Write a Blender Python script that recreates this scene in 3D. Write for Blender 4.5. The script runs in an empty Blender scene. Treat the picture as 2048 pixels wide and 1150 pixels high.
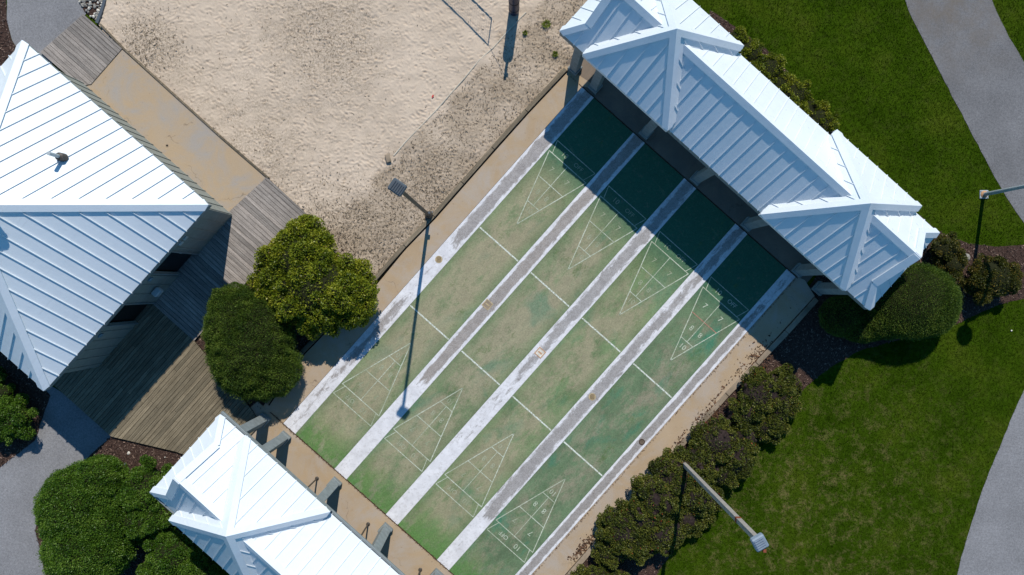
import bpy, bmesh, math, random
import numpy as np
from mathutils import Vector, Matrix

random.seed(7)
RNG = np.random.default_rng(11)
S = bpy.context.scene
COL = S.collection

# ------------------------------------------------------------------ camera, sky, sun
CAM_H = 25.0
PPM = 56.4                      # photograph pixels per metre on the ground
cam_d = bpy.data.cameras.new('camera')
cam = bpy.data.objects.new('camera', cam_d); COL.objects.link(cam)
cam.location = (0, 0, CAM_H)
cam_d.sensor_width = 36.0
cam_d.lens = 36.0 * (PPM * CAM_H) / 2048.0
cam_d.clip_end = 2000
S.camera = cam

SUN_DIR = Vector((0.135, 0.991, 0)).normalized()
SUN_EL = math.radians(45.2)
world = bpy.data.worlds.new('World'); S.world = world; world.use_nodes = True
wn = world.node_tree.nodes; wl = world.node_tree.links
sky = wn.new('ShaderNodeTexSky'); sky.sky_type = 'NISHITA'; sky.sun_disc = False
sky.sun_elevation = SUN_EL
sky.sun_rotation = math.atan2(SUN_DIR.x, SUN_DIR.y)
sky.air_density = 1.0; sky.dust_density = 0.0; sky.ozone_density = 4.0
wn['Background'].inputs['Strength'].default_value = 0.105
tintn = wn.new('ShaderNodeMix'); tintn.data_type = 'RGBA'; tintn.blend_type = 'MULTIPLY'; tintn.inputs[0].default_value = 1.0
tintn.inputs[7].default_value = (0.50, 1.0, 1.18, 1)      # white balance of the photograph: daylight shade reads cyan blue
wl.new(sky.outputs[0], tintn.inputs[6]); wl.new(tintn.outputs[2], wn['Background'].inputs['Color'])
sd = bpy.data.lights.new('sun', 'SUN'); sd.energy = 4.6; sd.angle = math.radians(0.5); sd.color = (1.0, 0.95, 0.87)
sun = bpy.data.objects.new('sun', sd); COL.objects.link(sun)
ldir = Vector((SUN_DIR.x*math.cos(SUN_EL), SUN_DIR.y*math.cos(SUN_EL), math.sin(SUN_EL)))
sun.rotation_euler = ldir.to_track_quat('Z', 'Y').to_euler()
sun.location = (0, 10, 40)
S.view_settings.view_transform = 'Standard'
S.view_settings.look = 'None'
S.view_settings.gamma = 1.0
S.view_settings.use_curve_mapping = False
S.view_settings.exposure = 0.0

# ------------------------------------------------------------------ helpers
def W(px, py, z=0.0):
    s = (CAM_H - z) / (PPM * CAM_H)
    return ((px-1024.0)*s, (575.0-py)*s)
def WP(pts, z=0.0): return [W(x, y, z) for x, y in pts]

def link(name, me, mat=None, parent=None, loc=None):
    o = bpy.data.objects.new(name, me); COL.objects.link(o)
    if mat is not None and me is not None and len(me.materials) == 0: me.materials.append(mat)
    if parent is not None: o.parent = parent
    if loc is not None: o.location = loc
    return o
def tag(o, label=None, cat=None, group=None, kind=None):
    if label: o['label'] = label
    if cat: o['category'] = cat
    if group: o['group'] = group
    if kind: o['kind'] = kind
    return o
def empty(name, loc, rz=0.0):
    o = bpy.data.objects.new(name, None); COL.objects.link(o)
    o.empty_display_size = 0.3
    o.location = loc; o.rotation_euler = (0, 0, rz); return o
class MB:
    """collects vertices and faces"""
    def __init__(s): s.v = []; s.f = []
    def add(s, vs, fs):
        n = len(s.v); s.v += [tuple(v) for v in vs]; s.f += [tuple(i+n for i in f) for f in fs]
    def box(s, c, d, rz=0.0, M=None):
        hx, hy, hz = d[0]/2, d[1]/2, d[2]/2
        vs = [Vector((x, y, z)) for z in (-hz, hz) for x, y in ((-hx, -hy), (hx, -hy), (hx, hy), (-hx, hy))]
        R = Matrix.Rotation(rz, 3, 'Z') if M is None else M
        vs = [R @ v + Vector(c) for v in vs]
        s.add(vs, [(3, 2, 1, 0), (4, 5, 6, 7), (0, 1, 5, 4), (1, 2, 6, 5), (2, 3, 7, 6), (3, 0, 4, 7)])
    def prism(s, poly, z0, z1):
        a = sum(poly[i][0]*poly[(i+1) % len(poly)][1]-poly[(i+1) % len(poly)][0]*poly[i][1] for i in range(len(poly)))
        if a < 0: poly = poly[::-1]
        n = len(poly)
        s.add([(x, y, z0) for x, y in poly]+[(x, y, z1) for x, y in poly],
              [tuple(range(n-1, -1, -1)), tuple(range(n, 2*n))]+[(i, (i+1) % n, n+(i+1) % n, n+i) for i in range(n)])
    def tube(s, p0, p1, r0, r1=None, n=12, caps=True):
        r1 = r0 if r1 is None else r1
        p0 = Vector(p0); p1 = Vector(p1); d = (p1-p0).normalized()
        a = d.orthogonal().normalized(); b = d.cross(a)
        vs = []
        for p, r in ((p0, r0), (p1, r1)):
            for i in range(n):
                t = 2*math.pi*i/n; vs.append(p+a*(r*math.cos(t))+b*(r*math.sin(t)))
        fs = [(i, (i+1) % n, n+(i+1) % n, n+i) for i in range(n)]
        if caps: fs += [tuple(range(n-1, -1, -1)), tuple(range(n, 2*n))]
        s.add(vs, fs)
    def lathe(s, prof, c, n=20):
        vs = []; fs = []
        for r, z in prof:
            for i in range(n):
                t = 2*math.pi*i/n; vs.append((c[0]+r*math.cos(t), c[1]+r*math.sin(t), c[2]+z))
        for k in range(len(prof)-1):
            for i in range(n):
                fs.append((k*n+i, k*n+(i+1) % n, (k+1)*n+(i+1) % n, (k+1)*n+i))
        fs += [tuple(range(n-1, -1, -1)), tuple(range((len(prof)-1)*n, len(prof)*n))]
        s.add(vs, fs)
    def mesh(s, name, smooth=False):
        me = bpy.data.meshes.new(name); me.from_pydata(s.v, [], s.f); me.update()
        if smooth: me.polygons.foreach_set('use_smooth', [True]*len(me.polygons))
        return me
    def build(s, name, mat, parent=None, smooth=False, bevel=0.0, loc=None):
        me = s.mesh(name, smooth)
        if bevel:
            bm = bmesh.new(); bm.from_mesh(me)
            bmesh.ops.bevel(bm, geom=bm.edges[:], offset=bevel, segments=1, affect='EDGES')
            bm.to_mesh(me); bm.free()
        return link(name, me, mat, parent, loc)

def npmesh(name, V, F, attrs=None, smooth=False):
    """V (n,3), F (m,k) arrays"""
    me = bpy.data.meshes.new(name)
    me.vertices.add(len(V)); me.vertices.foreach_set('co', np.asarray(V, np.float32).ravel())
    m, k = F.shape
    me.loops.add(m*k); me.loops.foreach_set('vertex_index', F.astype(np.int32).ravel())
    me.polygons.add(m); me.polygons.foreach_set('loop_start', np.arange(0, m*k, k, dtype=np.int32))
    if smooth: me.polygons.foreach_set('use_smooth', np.ones(m, bool))
    me.update(calc_edges=True)
    for an, av in (attrs or {}).items():
        at = me.attributes.new(an, 'FLOAT', 'POINT'); at.data.foreach_set('value', np.asarray(av, np.float32))
    return me

def pip(P, poly):
    """vectorised point in polygon"""
    x, y = P[:, 0], P[:, 1]; ins = np.zeros(len(P), bool); n = len(poly)
    for i in range(n):
        x0, y0 = poly[i]; x1, y1 = poly[(i+1) % n]
        if y0 == y1: continue
        c = ((y0 > y) != (y1 > y)) & (x < (x1-x0)*(y-y0)/(y1-y0)+x0)
        ins ^= c
    return ins

def waves(P, freq, n=14, seed=0):
    """cheap smooth noise -1..1 on points"""
    r = np.random.default_rng(seed); out = np.zeros(len(P)); d = P.shape[1]
    for i in range(n):
        k = r.normal(size=d); k *= freq*r.uniform(.5, 1.6)/np.linalg.norm(k)*2*math.pi
        out += np.sin(P @ k + r.uniform(0, 6.28))
    return out/math.sqrt(n)*0.9

def clip(poly, a, b, c):
    """keep a*x+b*y<=c"""
    out = []
    for i in range(len(poly)):
        p, q = poly[i], poly[(i+1) % len(poly)]
        dp = a*p[0]+b*p[1]-c; dq = a*q[0]+b*q[1]-c
        if dp <= 0: out.append(p)
        if dp*dq < 0:
            t = dp/(dp-dq); out.append(tuple(p[k]+t*(q[k]-p[k]) for k in range(len(p))))
    return out
def area2(poly):
    return abs(sum(poly[i][0]*poly[(i+1) % len(poly)][1]-poly[(i+1) % len(poly)][0]*poly[i][1] for i in range(len(poly))))/2

# ------------------------------------------------------------------ materials
class NT:
    def __init__(s, name, rough=0.9, spec=0.3):
        m = bpy.data.materials.new(name); m.use_nodes = True
        s.m = m; s.n = m.node_tree.nodes; s.l = m.node_tree.links
        s.b = s.n['Principled BSDF']; s.b.inputs['Roughness'].default_value = rough
        s.b.inputs['Specular IOR Level'].default_value = spec
    def new(s, t, **k):
        x = s.n.new(t)
        for a, v in k.items(): setattr(x, a, v)
        return x
    def sock(s, node_in, v):
        if hasattr(v, 'is_output'): s.l.new(v, node_in)
        elif isinstance(v, (tuple, list)) and len(v) == 3 and node_in.type == 'RGBA': node_in.default_value = (*v, 1)
        else: node_in.default_value = v
    def pos(s, rot=0.0, scale=(1, 1, 1), obj=False):
        mp = s.new('ShaderNodeMapping')
        if obj: s.l.new(s.new('ShaderNodeTexCoord').outputs['Object'], mp.inputs[0])
        else: s.l.new(s.new('ShaderNodeNewGeometry').outputs['Position'], mp.inputs[0])
        if rot:
            m0 = mp; m0.inputs['Rotation'].default_value = (0, 0, rot)
            mp = s.new('ShaderNodeMapping'); s.l.new(m0.outputs[0], mp.inputs[0])
        mp.inputs['Scale'].default_value = scale
        return mp.outputs[0]
    def noise(s, vec, scale, detail=6, rough=0.55, dist=0.0):
        x = s.new('ShaderNodeTexNoise'); s.l.new(vec, x.inputs['Vector'])
        x.inputs['Scale'].default_value = scale; x.inputs['Detail'].default_value = detail
        x.inputs['Roughness'].default_value = rough; x.inputs['Distortion'].default_value = dist
        return x.outputs['Fac']
    def ramp(s, fac, stops, interp='LINEAR'):
        x = s.new('ShaderNodeValToRGB'); s.l.new(fac, x.inputs[0]); e = x.color_ramp.elements
        x.color_ramp.interpolation = interp
        while len(e) < len(stops): e.new(0.5)
        for i, (p, c) in enumerate(stops):
            e[i].position = p
            e[i].color = (c, c, c, 1) if not isinstance(c, (tuple, list)) else (*c, 1)
        return x.outputs[0]
    def mix(s, fac, a, b, mode='MIX'):
        x = s.new('ShaderNodeMix', data_type='RGBA', blend_type=mode)
        s.sock(x.inputs[0], fac); s.sock(x.inputs[6], a); s.sock(x.inputs[7], b)
        return x.outputs[2]
    def math(s, op, a, b=0.0, clampv=False):
        x = s.new('ShaderNodeMath', operation=op); x.use_clamp = clampv
        s.sock(x.inputs[0], a); s.sock(x.inputs[1], b); return x.outputs[0]
    def color(s, c): s.sock(s.b.inputs['Base Color'], c); return s
    def bump(s, h, strength=0.4, dist=0.02):
        x = s.new('ShaderNodeBump'); x.inputs['Strength'].default_value = strength; x.inputs['Distance'].default_value = dist
        s.l.new(h, x.inputs['Height']); s.l.new(x.outputs[0], s.b.inputs['Normal']); return s

A_U = math.radians(48.4)

def flat(name, c, rough=0.7, spec=0.3, var=0.12, sc=6.0, metal=0.0):
    t = NT(name, rough, spec); p = t.pos()
    n = t.noise(p, sc)
    col = t.mix(t.ramp(n, [(0.3, 0.0), (0.7, 1.0)]), tuple(x*(1-var) for x in c), tuple(min(1, x*(1+var)) for x in c))
    t.color(col); t.b.inputs['Metallic'].default_value = metal
    t.bump(t.noise(p, 60), 0.15, 0.004)
    return t.m

def mat_grass():
    t = NT('grass', 0.9, 0.0); p = t.pos()
    a = t.ramp(t.noise(p, 0.55, 5, .6), [(0.3, (0.022, 0.046, 0.002)), (0.5, (0.033, 0.064, 0.003)), (0.72, (0.054, 0.080, 0.006))])
    f = t.ramp(t.noise(p, 7, 9, .85), [(0.3, 0.40), (0.7, 1.65)])
    c = t.mix(1.0, a, f, 'MULTIPLY')
    # straw coloured dead patches, more of them over the lower lawn
    q = t.new('ShaderNodeVectorMath', operation='DISTANCE'); t.l.new(p, q.inputs[0]); q.inputs[1].default_value = (10.2, -8.6, 0)
    near = t.ramp(t.math('DIVIDE', q.outputs['Value'], 8.5), [(0.15, 1.0), (0.95, 0.0)])
    m = t.math('MULTIPLY', t.ramp(t.noise(p, 2.0, 10, .85, .2), [(0.50, 0.0), (0.68, 1.0)]), t.math('ADD', t.math('MULTIPLY', near, 1.1), 0.14))
    c = t.mix(m, c, (0.17, 0.14, 0.055))
    # tiny pale specks
    c = t.mix(t.ramp(t.noise(p, 26, 2, .5), [(0.72, 0.0), (0.78, 0.5)]), c, (0.12, 0.12, 0.05))
    t.color(c); t.bump(t.noise(p, 45, 5, .7), 0.8, 0.03)
    return t.m
M = {}
M['grass'] = mat_grass()

def mat_sand():
    t = NT('sand', 0.95, 0.1); p = t.pos()
    c = t.ramp(t.noise(p, 0.45, 6, .6), [(0.3, (0.48, 0.385, 0.29)), (0.7, (0.59, 0.48, 0.37))])
    c = t.mix(1.0, c, t.ramp(t.noise(p, 30, 5, .7), [(0.3, 0.92), (0.7, 1.06)]), 'MULTIPLY')
    # fibrous brown litter caught in hollows
    at = t.new('ShaderNodeAttribute'); at.attribute_name = 'litter'
    fine = t.ramp(t.noise(p, 17, 8, .78, .7), [(0.46, 0.0), (0.58, 1.0)])
    lit = t.math('MULTIPLY', at.outputs['Fac'], fine, True)
    c = t.mix(lit, c, t.ramp(t.noise(p, 40, 3), [(0.35, (0.10, 0.075, 0.05)), (0.65, (0.30, 0.23, 0.15))]))
    at2 = t.new('ShaderNodeAttribute'); at2.attribute_name = 'soil'
    c = t.mix(t.math('MULTIPLY', at2.outputs['Fac'], 0.75), c, t.mix(t.ramp(t.noise(p, 14, 8, .8), [(0.35, 0.0), (0.65, 1.0)]), (0.19, 0.14, 0.095), (0.44, 0.35, 0.25)))
    t.color(c); t.bump(t.noise(p, 28, 6, .7), 0.5, 0.02)
    return t.m
M['sand'] = mat_sand()

def mat_concrete(name, a, b, stain, rot=A_U, joint=None):
    t = NT(name, 0.9, 0.2); p = t.pos()
    c = t.ramp(t.noise(p, 0.7, 7, .65), [(0.3, a), (0.7, b)])
    c = t.mix(t.ramp(t.noise(p, 0.8, 9, .7, .6), [(0.43, 0.0), (0.62, 0.9)]), c, stain)
    c = t.mix(1.0, c, t.ramp(t.noise(p, 70, 4, .8), [(0.25, 0.78), (0.75, 1.15)]), 'MULTIPLY')
    vo = t.new('ShaderNodeTexVoronoi', feature='DISTANCE_TO_EDGE'); nz = t.new('ShaderNodeTexNoise'); t.l.new(p, nz.inputs['Vector']); nz.inputs['Scale'].default_value = 2.5; nz.inputs['Detail'].default_value = 5
    av = t.new('ShaderNodeVectorMath', operation='ADD'); t.l.new(p, av.inputs[0]); sv = t.new('ShaderNodeVectorMath', operation='SCALE'); t.l.new(nz.outputs['Color'], sv.inputs[0]); sv.inputs['Scale'].default_value = 0.8; t.l.new(sv.outputs[0], av.inputs[1])
    t.l.new(av.outputs[0], vo.inputs['Vector']); vo.inputs['Scale'].default_value = 0.28
    c = t.mix(t.math('MULTIPLY', t.ramp(vo.outputs['Distance'], [(0.0, 0.7), (0.0035, 0.0)]), t.ramp(t.noise(p, 1.1, 3), [(0.5, 0.0), (0.58, 1.0)])), c, (0.09, 0.065, 0.045))
    c = t.mix(t.ramp(t.noise(p, 12, 2, .5), [(0.70, 0.0), (0.76, 0.45)]), c, tuple(x*0.5 for x in a))
    t.color(c); t.bump(t.noise(p, 90, 4), 0.3, 0.005)
    return t.m
M['tan'] = mat_concrete('tan_concrete', (0.37, 0.265, 0.16), (0.44, 0.33, 0.215), (0.40, 0.335, 0.27))
M['ramp'] = mat_concrete('stained_concrete', (0.41, 0.30, 0.185), (0.40, 0.315, 0.225), (0.335, 0.305, 0.275))
M['kerb'] = mat_concrete('kerb_concrete', (0.26, 0.20, 0.14), (0.38, 0.30, 0.22), (0.16, 0.13, 0.09))
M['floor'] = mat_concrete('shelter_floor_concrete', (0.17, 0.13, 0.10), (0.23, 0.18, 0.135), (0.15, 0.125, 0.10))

def mat_gravel(nm='grey_asphalt', kk=1.0):
    t = NT(nm, 0.95, 0.2); p = t.pos()
    c = t.ramp(t.noise(p, 0.8, 5), [(0.3, (0.138*kk, 0.136*kk, 0.138*kk)), (0.7, (0.178*kk, 0.176*kk, 0.179*kk))])
    c = t.mix(1.0, c, t.ramp(t.noise(p, 15, 9, .98), [(0.36, 0.5), (0.64, 1.5)]), 'MULTIPLY')
    v = t.noise(p, 22, 2)
    c = t.mix(t.ramp(v, [(0.7, 0.0), (0.76, 0.5)]), c, (0.34, 0.34, 0.33))
    q = t.new('ShaderNodeVectorMath', operation='DISTANCE'); t.l.new(p, q.inputs[0]); q.inputs[1].default_value = (15.6, 10.2, 0)
    near = t.ramp(t.math('DIVIDE', q.outputs['Value'], 3.5), [(0.1, 1.0), (1.0, 0.0)])
    st = t.math('MULTIPLY', near, t.ramp(t.noise(p, 1.2, 6, .65), [(0.38, 0.0), (0.62, 0.75)]))
    c = t.mix(st, c, (0.15, 0.125, 0.10))
    t.color(c); t.bump(t.noise(p, 60, 4, .8), 0.6, 0.01)
    return t.m
M['gravel'] = mat_gravel()
M['gravel_pale'] = mat_gravel('pale_grey_asphalt', 1.35)

def mat_mulch():
    t = NT('bark_mulch', 0.95, 0.15); p = t.pos()
    c = t.ramp(t.noise(p, 24, 8, .8, .5), [(0.3, (0.022, 0.012, 0.010)), (0.5, (0.060, 0.035, 0.027)), (0.72, (0.17, 0.11, 0.085))])
    t.color(c); t.bump(t.noise(p, 30, 6, .8), 1.0, 0.04)
    return t.m
M['mulch'] = mat_mulch()

def attr_mat(name, stops, rough=0.6, trans=0.3, spec=0.3):
    t = NT(name, rough, spec)
    at = t.new('ShaderNodeAttribute'); at.attribute_name = 'tint'
    c = t.ramp(at.outputs['Fac'], stops)
    t.color(c)
    if trans:
        tr = t.new('ShaderNodeBsdfTranslucent'); t.l.new(c, tr.inputs[0])
        mx = t.new('ShaderNodeMixShader'); mx.inputs[0].default_value = trans
        t.l.new(t.b.outputs[0], mx.inputs[1]); t.l.new(tr.outputs[0], mx.inputs[2])
        t.l.new(mx.outputs[0], t.n['Material Output'].inputs[0])
    return t.m
M['chips'] = attr_mat('bark_chips', [(0, (0.03, 0.016, 0.012)), (0.7, (0.10, 0.06, 0.045)), (1, (0.30, 0.21, 0.16))], 0.9, 0)
M['twigs'] = attr_mat('dry_twigs', [(0, (0.05, 0.035, 0.022)), (0.6, (0.17, 0.125, 0.08)), (1, (0.34, 0.27, 0.18))], 0.9, 0)
M['litter'] = attr_mat('dead_leaves', [(0, (0.04, 0.02, 0.012)), (1, (0.16, 0.08, 0.04))], 0.9, 0)
M['leaf_yew'] = attr_mat('clipped_leaf', [(0, (0.028, 0.062, 0.006)), (0.6, (0.078, 0.135, 0.012)), (1, (0.18, 0.24, 0.03))])
M['leaf_holly'] = attr_mat('green_leaf', [(0, (0.028, 0.078, 0.006)), (0.6, (0.080, 0.165, 0.012)), (1, (0.18, 0.28, 0.04))], 0.45)
M['leaf_olive'] = attr_mat('yellow_green_leaf', [(0, (0.06, 0.095, 0.005)), (0.55, (0.19, 0.23, 0.012)), (0.92, (0.36, 0.36, 0.03)), (1, (0.24, 0.16, 0.03))], 0.45)
M['leaf_red'] = attr_mat('olive_and_rust_leaf', [(0, (0.030, 0.042, 0.008)), (0.5, (0.090, 0.112, 0.014)), (0.94, (0.19, 0.19, 0.03)), (0.985, (0.14, 0.07, 0.015)), (1, (0.32, 0.06, 0.02))], 0.5)
M['leaf_gold'] = attr_mat('gold_leaf', [(0, (0.03, 0.04, 0.005)), (0.6, (0.09, 0.095, 0.012)), (1, (0.20, 0.13, 0.02))], 0.5)
M['core'] = flat('shrub_filler_core', (0.018, 0.020, 0.008), 0.95, 0.1)  # near-black filler for the light-blocking core of the shrubs
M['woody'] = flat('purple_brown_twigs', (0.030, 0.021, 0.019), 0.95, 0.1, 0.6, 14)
M['bark'] = flat('shrub_bark', (0.08, 0.055, 0.035), 0.95, 0.1)

def mat_wood(name, rot, a, b):
    t = NT(name, 0.9, 0.15)
    p = t.pos(-rot, (1.2, 26, 10)); q = t.pos()
    oi = t.new('ShaderNodeObjectInfo')
    c = t.ramp(t.noise(p, 1.0, 8, .7, .3), [(0.28, tuple(x*0.5 for x in a)), (0.5, a), (0.75, b)])
    c = t.mix(1.0, c, t.ramp(oi.outputs['Random'], [(0, (0.72, 0.72, 0.70)), (1, (1.2, 1.17, 1.12))]), 'MULTIPLY')
    c = t.mix(t.ramp(t.noise(q, 1.6, 7, .7), [(0.45, 0.0), (0.8, 0.6)]), c, tuple(x*0.45 for x in a))
    c = t.mix(1.0, c, t.ramp(t.noise(q, 35, 6, .8), [(0.3, 0.6), (0.7, 1.3)]), 'MULTIPLY')
    t.color(c); t.bump(t.noise(p, 2.0, 6, .7), 0.5, 0.006)
    return t.m
M['wood_a'] = mat_wood('weathered_decking_grey', -math.radians(41.6), (0.32, 0.285, 0.26), (0.50, 0.455, 0.42))
M['wood_b'] = mat_wood('weathered_decking_brown', A_U, (0.21, 0.175, 0.12), (0.34, 0.29, 0.205))
M['timber'] = mat_wood('edging_timber', A_U, (0.19, 0.155, 0.11), (0.32, 0.27, 0.20))
M['dark'] = flat('dark_gap', (0.012, 0.010, 0.008), 0.95, 0.05)

def mat_roof():
    t = NT('white_painted_metal', 0.32, 0.5); p = t.pos()
    c = t.ramp(t.noise(p, 0.6, 5), [(0.3, (0.655, 0.70, 0.735)), (0.7, (0.70, 0.745, 0.78))])
    c = t.mix(t.ramp(t.noise(p, 2.2, 8, .7), [(0.55, 0.0), (0.85, 0.3)]), c, (0.50, 0.57, 0.64))
    g1 = t.pos(-A_U, (0.7, 9, 1)); g2 = t.pos(math.radians(41.6), (0.7, 9, 1))
    for g_ in (g1, g2): c = t.mix(t.math('MULTIPLY', t.ramp(t.noise(g_, 1.0, 7, .7), [(0.58, 0.0), (0.72, 0.30)]), t.ramp(t.noise(p, 0.9, 4), [(0.45, 0.0), (0.6, 1.0)])), c, (0.46, 0.48, 0.50))
    t.color(c); t.bump(t.noise(p, 2.2, 4), 0.22, 0.03)
    t.l.new(t.ramp(t.noise(p, 5, 4), [(0.3, 0.26), (0.7, 0.42)]), t.b.inputs['Roughness'])
    return t.m
M['roof'] = mat_roof()
M['trim'] = flat('grey_painted_trim', (0.20, 0.225, 0.225), 0.6, 0.3, 0.10)
M['whitetrim'] = flat('white_painted_trim', (0.70, 0.72, 0.74), 0.5, 0.3, 0.05)
M['wall'] = flat('grey_green_siding', (0.24, 0.25, 0.22), 0.75, 0.25, 0.10)
M['post'] = flat('grey_wrapped_post', (0.21, 0.235, 0.235), 0.7, 0.25, 0.16)
M['glassdark'] = flat('dark_opening', (0.006, 0.007, 0.009), 0.3, 0.5)
M['soffit'] = flat('brown_soffit', (0.10, 0.085, 0.07), 0.85, 0.2)
M['bronze'] = flat('bronze_metal', (0.060, 0.050, 0.040), 0.55, 0.4, 0.2)
M['polegrey'] = flat('grey_brown_pole', (0.30, 0.27, 0.24), 0.7, 0.3, 0.15)
M['polepale'] = flat('pale_grey_pole', (0.38, 0.42, 0.43), 0.45, 0.5, 0.1)
M['lens'] = flat('lamp_glass', (0.20, 0.26, 0.30), 0.15, 0.7, 0.2, 20)
M['housing'] = flat('grey_lamp_housing', (0.07, 0.085, 0.10), 0.5, 0.5, 0.15)
M['housingpale'] = flat('pale_lamp_housing', (0.20, 0.25, 0.31), 0.5, 0.4, 0.15)
M['rust'] = flat('rust', (0.20, 0.06, 0.03), 0.9, 0.2, 0.3)
M['navy'] = flat('navy_pad_vinyl', (0.012, 0.020, 0.055), 0.45, 0.4)
M['rope'] = flat('rope', (0.50, 0.44, 0.35), 0.9, 0.2)
M['net'] = flat('net_cord', (0.03, 0.03, 0.03), 0.9, 0.2)
M['brass'] = flat('tan_drain_plate', (0.42, 0.33, 0.19), 0.7, 0.3, 0.25, 30)
M['orange'] = flat('orange_frame_stain', (0.45, 0.25, 0.13), 0.8, 0.3, 0.25, 30)
M['brown'] = flat('dark_brown_drain', (0.05, 0.03, 0.02), 0.9, 0.2, 0.4, 40)
M['rock'] = flat('grey_rock', (0.25, 0.235, 0.205), 0.9, 0.2, 0.35, 9)
M['rockpale'] = flat('pale_pebble', (0.60, 0.56, 0.48), 0.9, 0.2, 0.25, 9)
M['red'] = flat('red_plastic', (0.60, 0.02, 0.02), 0.5, 0.4)

def mat_court(name, seed, green, tan, tanlo, teal):
    t = NT(name, 0.85, 0.2); p = t.pos(-A_U, (0.55, 1.0, 1)); q = t.pos()
    off = t.new('ShaderNodeVectorMath', operation='ADD'); t.l.new(p, off.inputs[0]); off.inputs[1].default_value = (seed*3.7, seed*1.9, seed)
    p = off.outputs[0]
    c = t.ramp(t.noise(p, 1.5, 7, .65, .4), [(0.3, tuple(x*0.7 for x in green)), (0.55, green), (0.8, tuple(x*1.25 for x in green))])
    # bare tan wear, mostly down the middle of the lane and away from the roofed end
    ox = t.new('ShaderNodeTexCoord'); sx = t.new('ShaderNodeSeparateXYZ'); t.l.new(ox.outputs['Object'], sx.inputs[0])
    mid = t.ramp(t.math('ABSOLUTE', sx.outputs['Y']), [(0.5, 1.0), (0.93, 0.12)])
    lng = t.ramp(t.math('DIVIDE', sx.outputs['X'], 16.0), [(0.0, 0.25), (0.06, 0.9), (0.6, 1.0), (0.74, 0.9), (0.84, 0.1), (1.0, 0.0)])
    w = t.math('MULTIPLY', t.math('MULTIPLY', mid, lng), t.ramp(t.noise(p, 1.0, 12, .80, .15), [(tanlo+.03, 0.0), (tanlo+0.15, 1.0)]))
    c = t.mix(t.math('MULTIPLY', w, 0.74), c, t.ramp(t.noise(p, 3, 5), [(0.3, tuple(x*0.85 for x in tan)), (0.7, tan)]))
    c = t.mix(t.math('MULTIPLY', t.ramp(t.noise(p, 0.9, 4, .6, .3), [(0.56, 0.0), (0.68, 1.0)]), teal), c, (0.045, 0.17, 0.10))
    c = t.mix(t.ramp(t.math('DIVIDE', sx.outputs['X'], 16.0), [(0.79, 0.0), (0.87, 0.92)]), c, (0.022, 0.105, 0.062))  # far end mixed to dark teal, putting the shelter's shade into the colour
    # streaky scuffs across the lane and fresh-green blotches
    s = t.pos(-A_U+math.radians(8), (5, 0.7, 1))
    c = t.mix(t.ramp(t.noise(s, 1.0, 6, .7), [(0.60, 0.0), (0.8, 0.4)]), c, (0.28, 0.27, 0.17))
    c = t.mix(t.ramp(t.noise(p, 2.2, 11, .82), [(0.56, 0.0), (0.66, 0.7)]), c, (0.070, 0.125, 0.035))
    sc = t.pos(-A_U+math.radians(4), (2.0, 60, 1)); c = t.mix(t.ramp(t.noise(sc, 1.0, 5, .7), [(0.62, 0.0), (0.7, 0.22)]), c, (0.34, 0.33, 0.25))
    sb = t.new('ShaderNodeTexCoord'); fr = t.math('MULTIPLY', t.ramp(t.math('DIVIDE', sx.outputs['X'], 16.0), [(0.0, 1.0), (0.035, .75), (0.085, 0.0)]), t.ramp(t.noise(p, 1.6, 8, .7), [(0.40, 0.0), (0.5, 0.85)])); c = t.mix(fr, c, (0.075, 0.18, 0.040))
    c = t.mix(1.0, c, t.ramp(t.noise(q, 24, 6, .8), [(0.3, 0.68), (0.7, 1.42)]), 'MULTIPLY')
    c = t.mix(t.ramp(t.noise(q, 5.5, 12, .85), [(0.54, 0.0), (0.64, 0.45)]), c, (0.20, 0.19, 0.13))
    c = t.mix(t.ramp(t.noise(q, 4.2, 12, .88), [(0.58, 0.0), (0.66, 0.5)]), c, (0.075, 0.12, 0.045))
    t.color(c); t.bump(t.noise(q, 50, 4), 0.15, 0.004)
    return t.m

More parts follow.
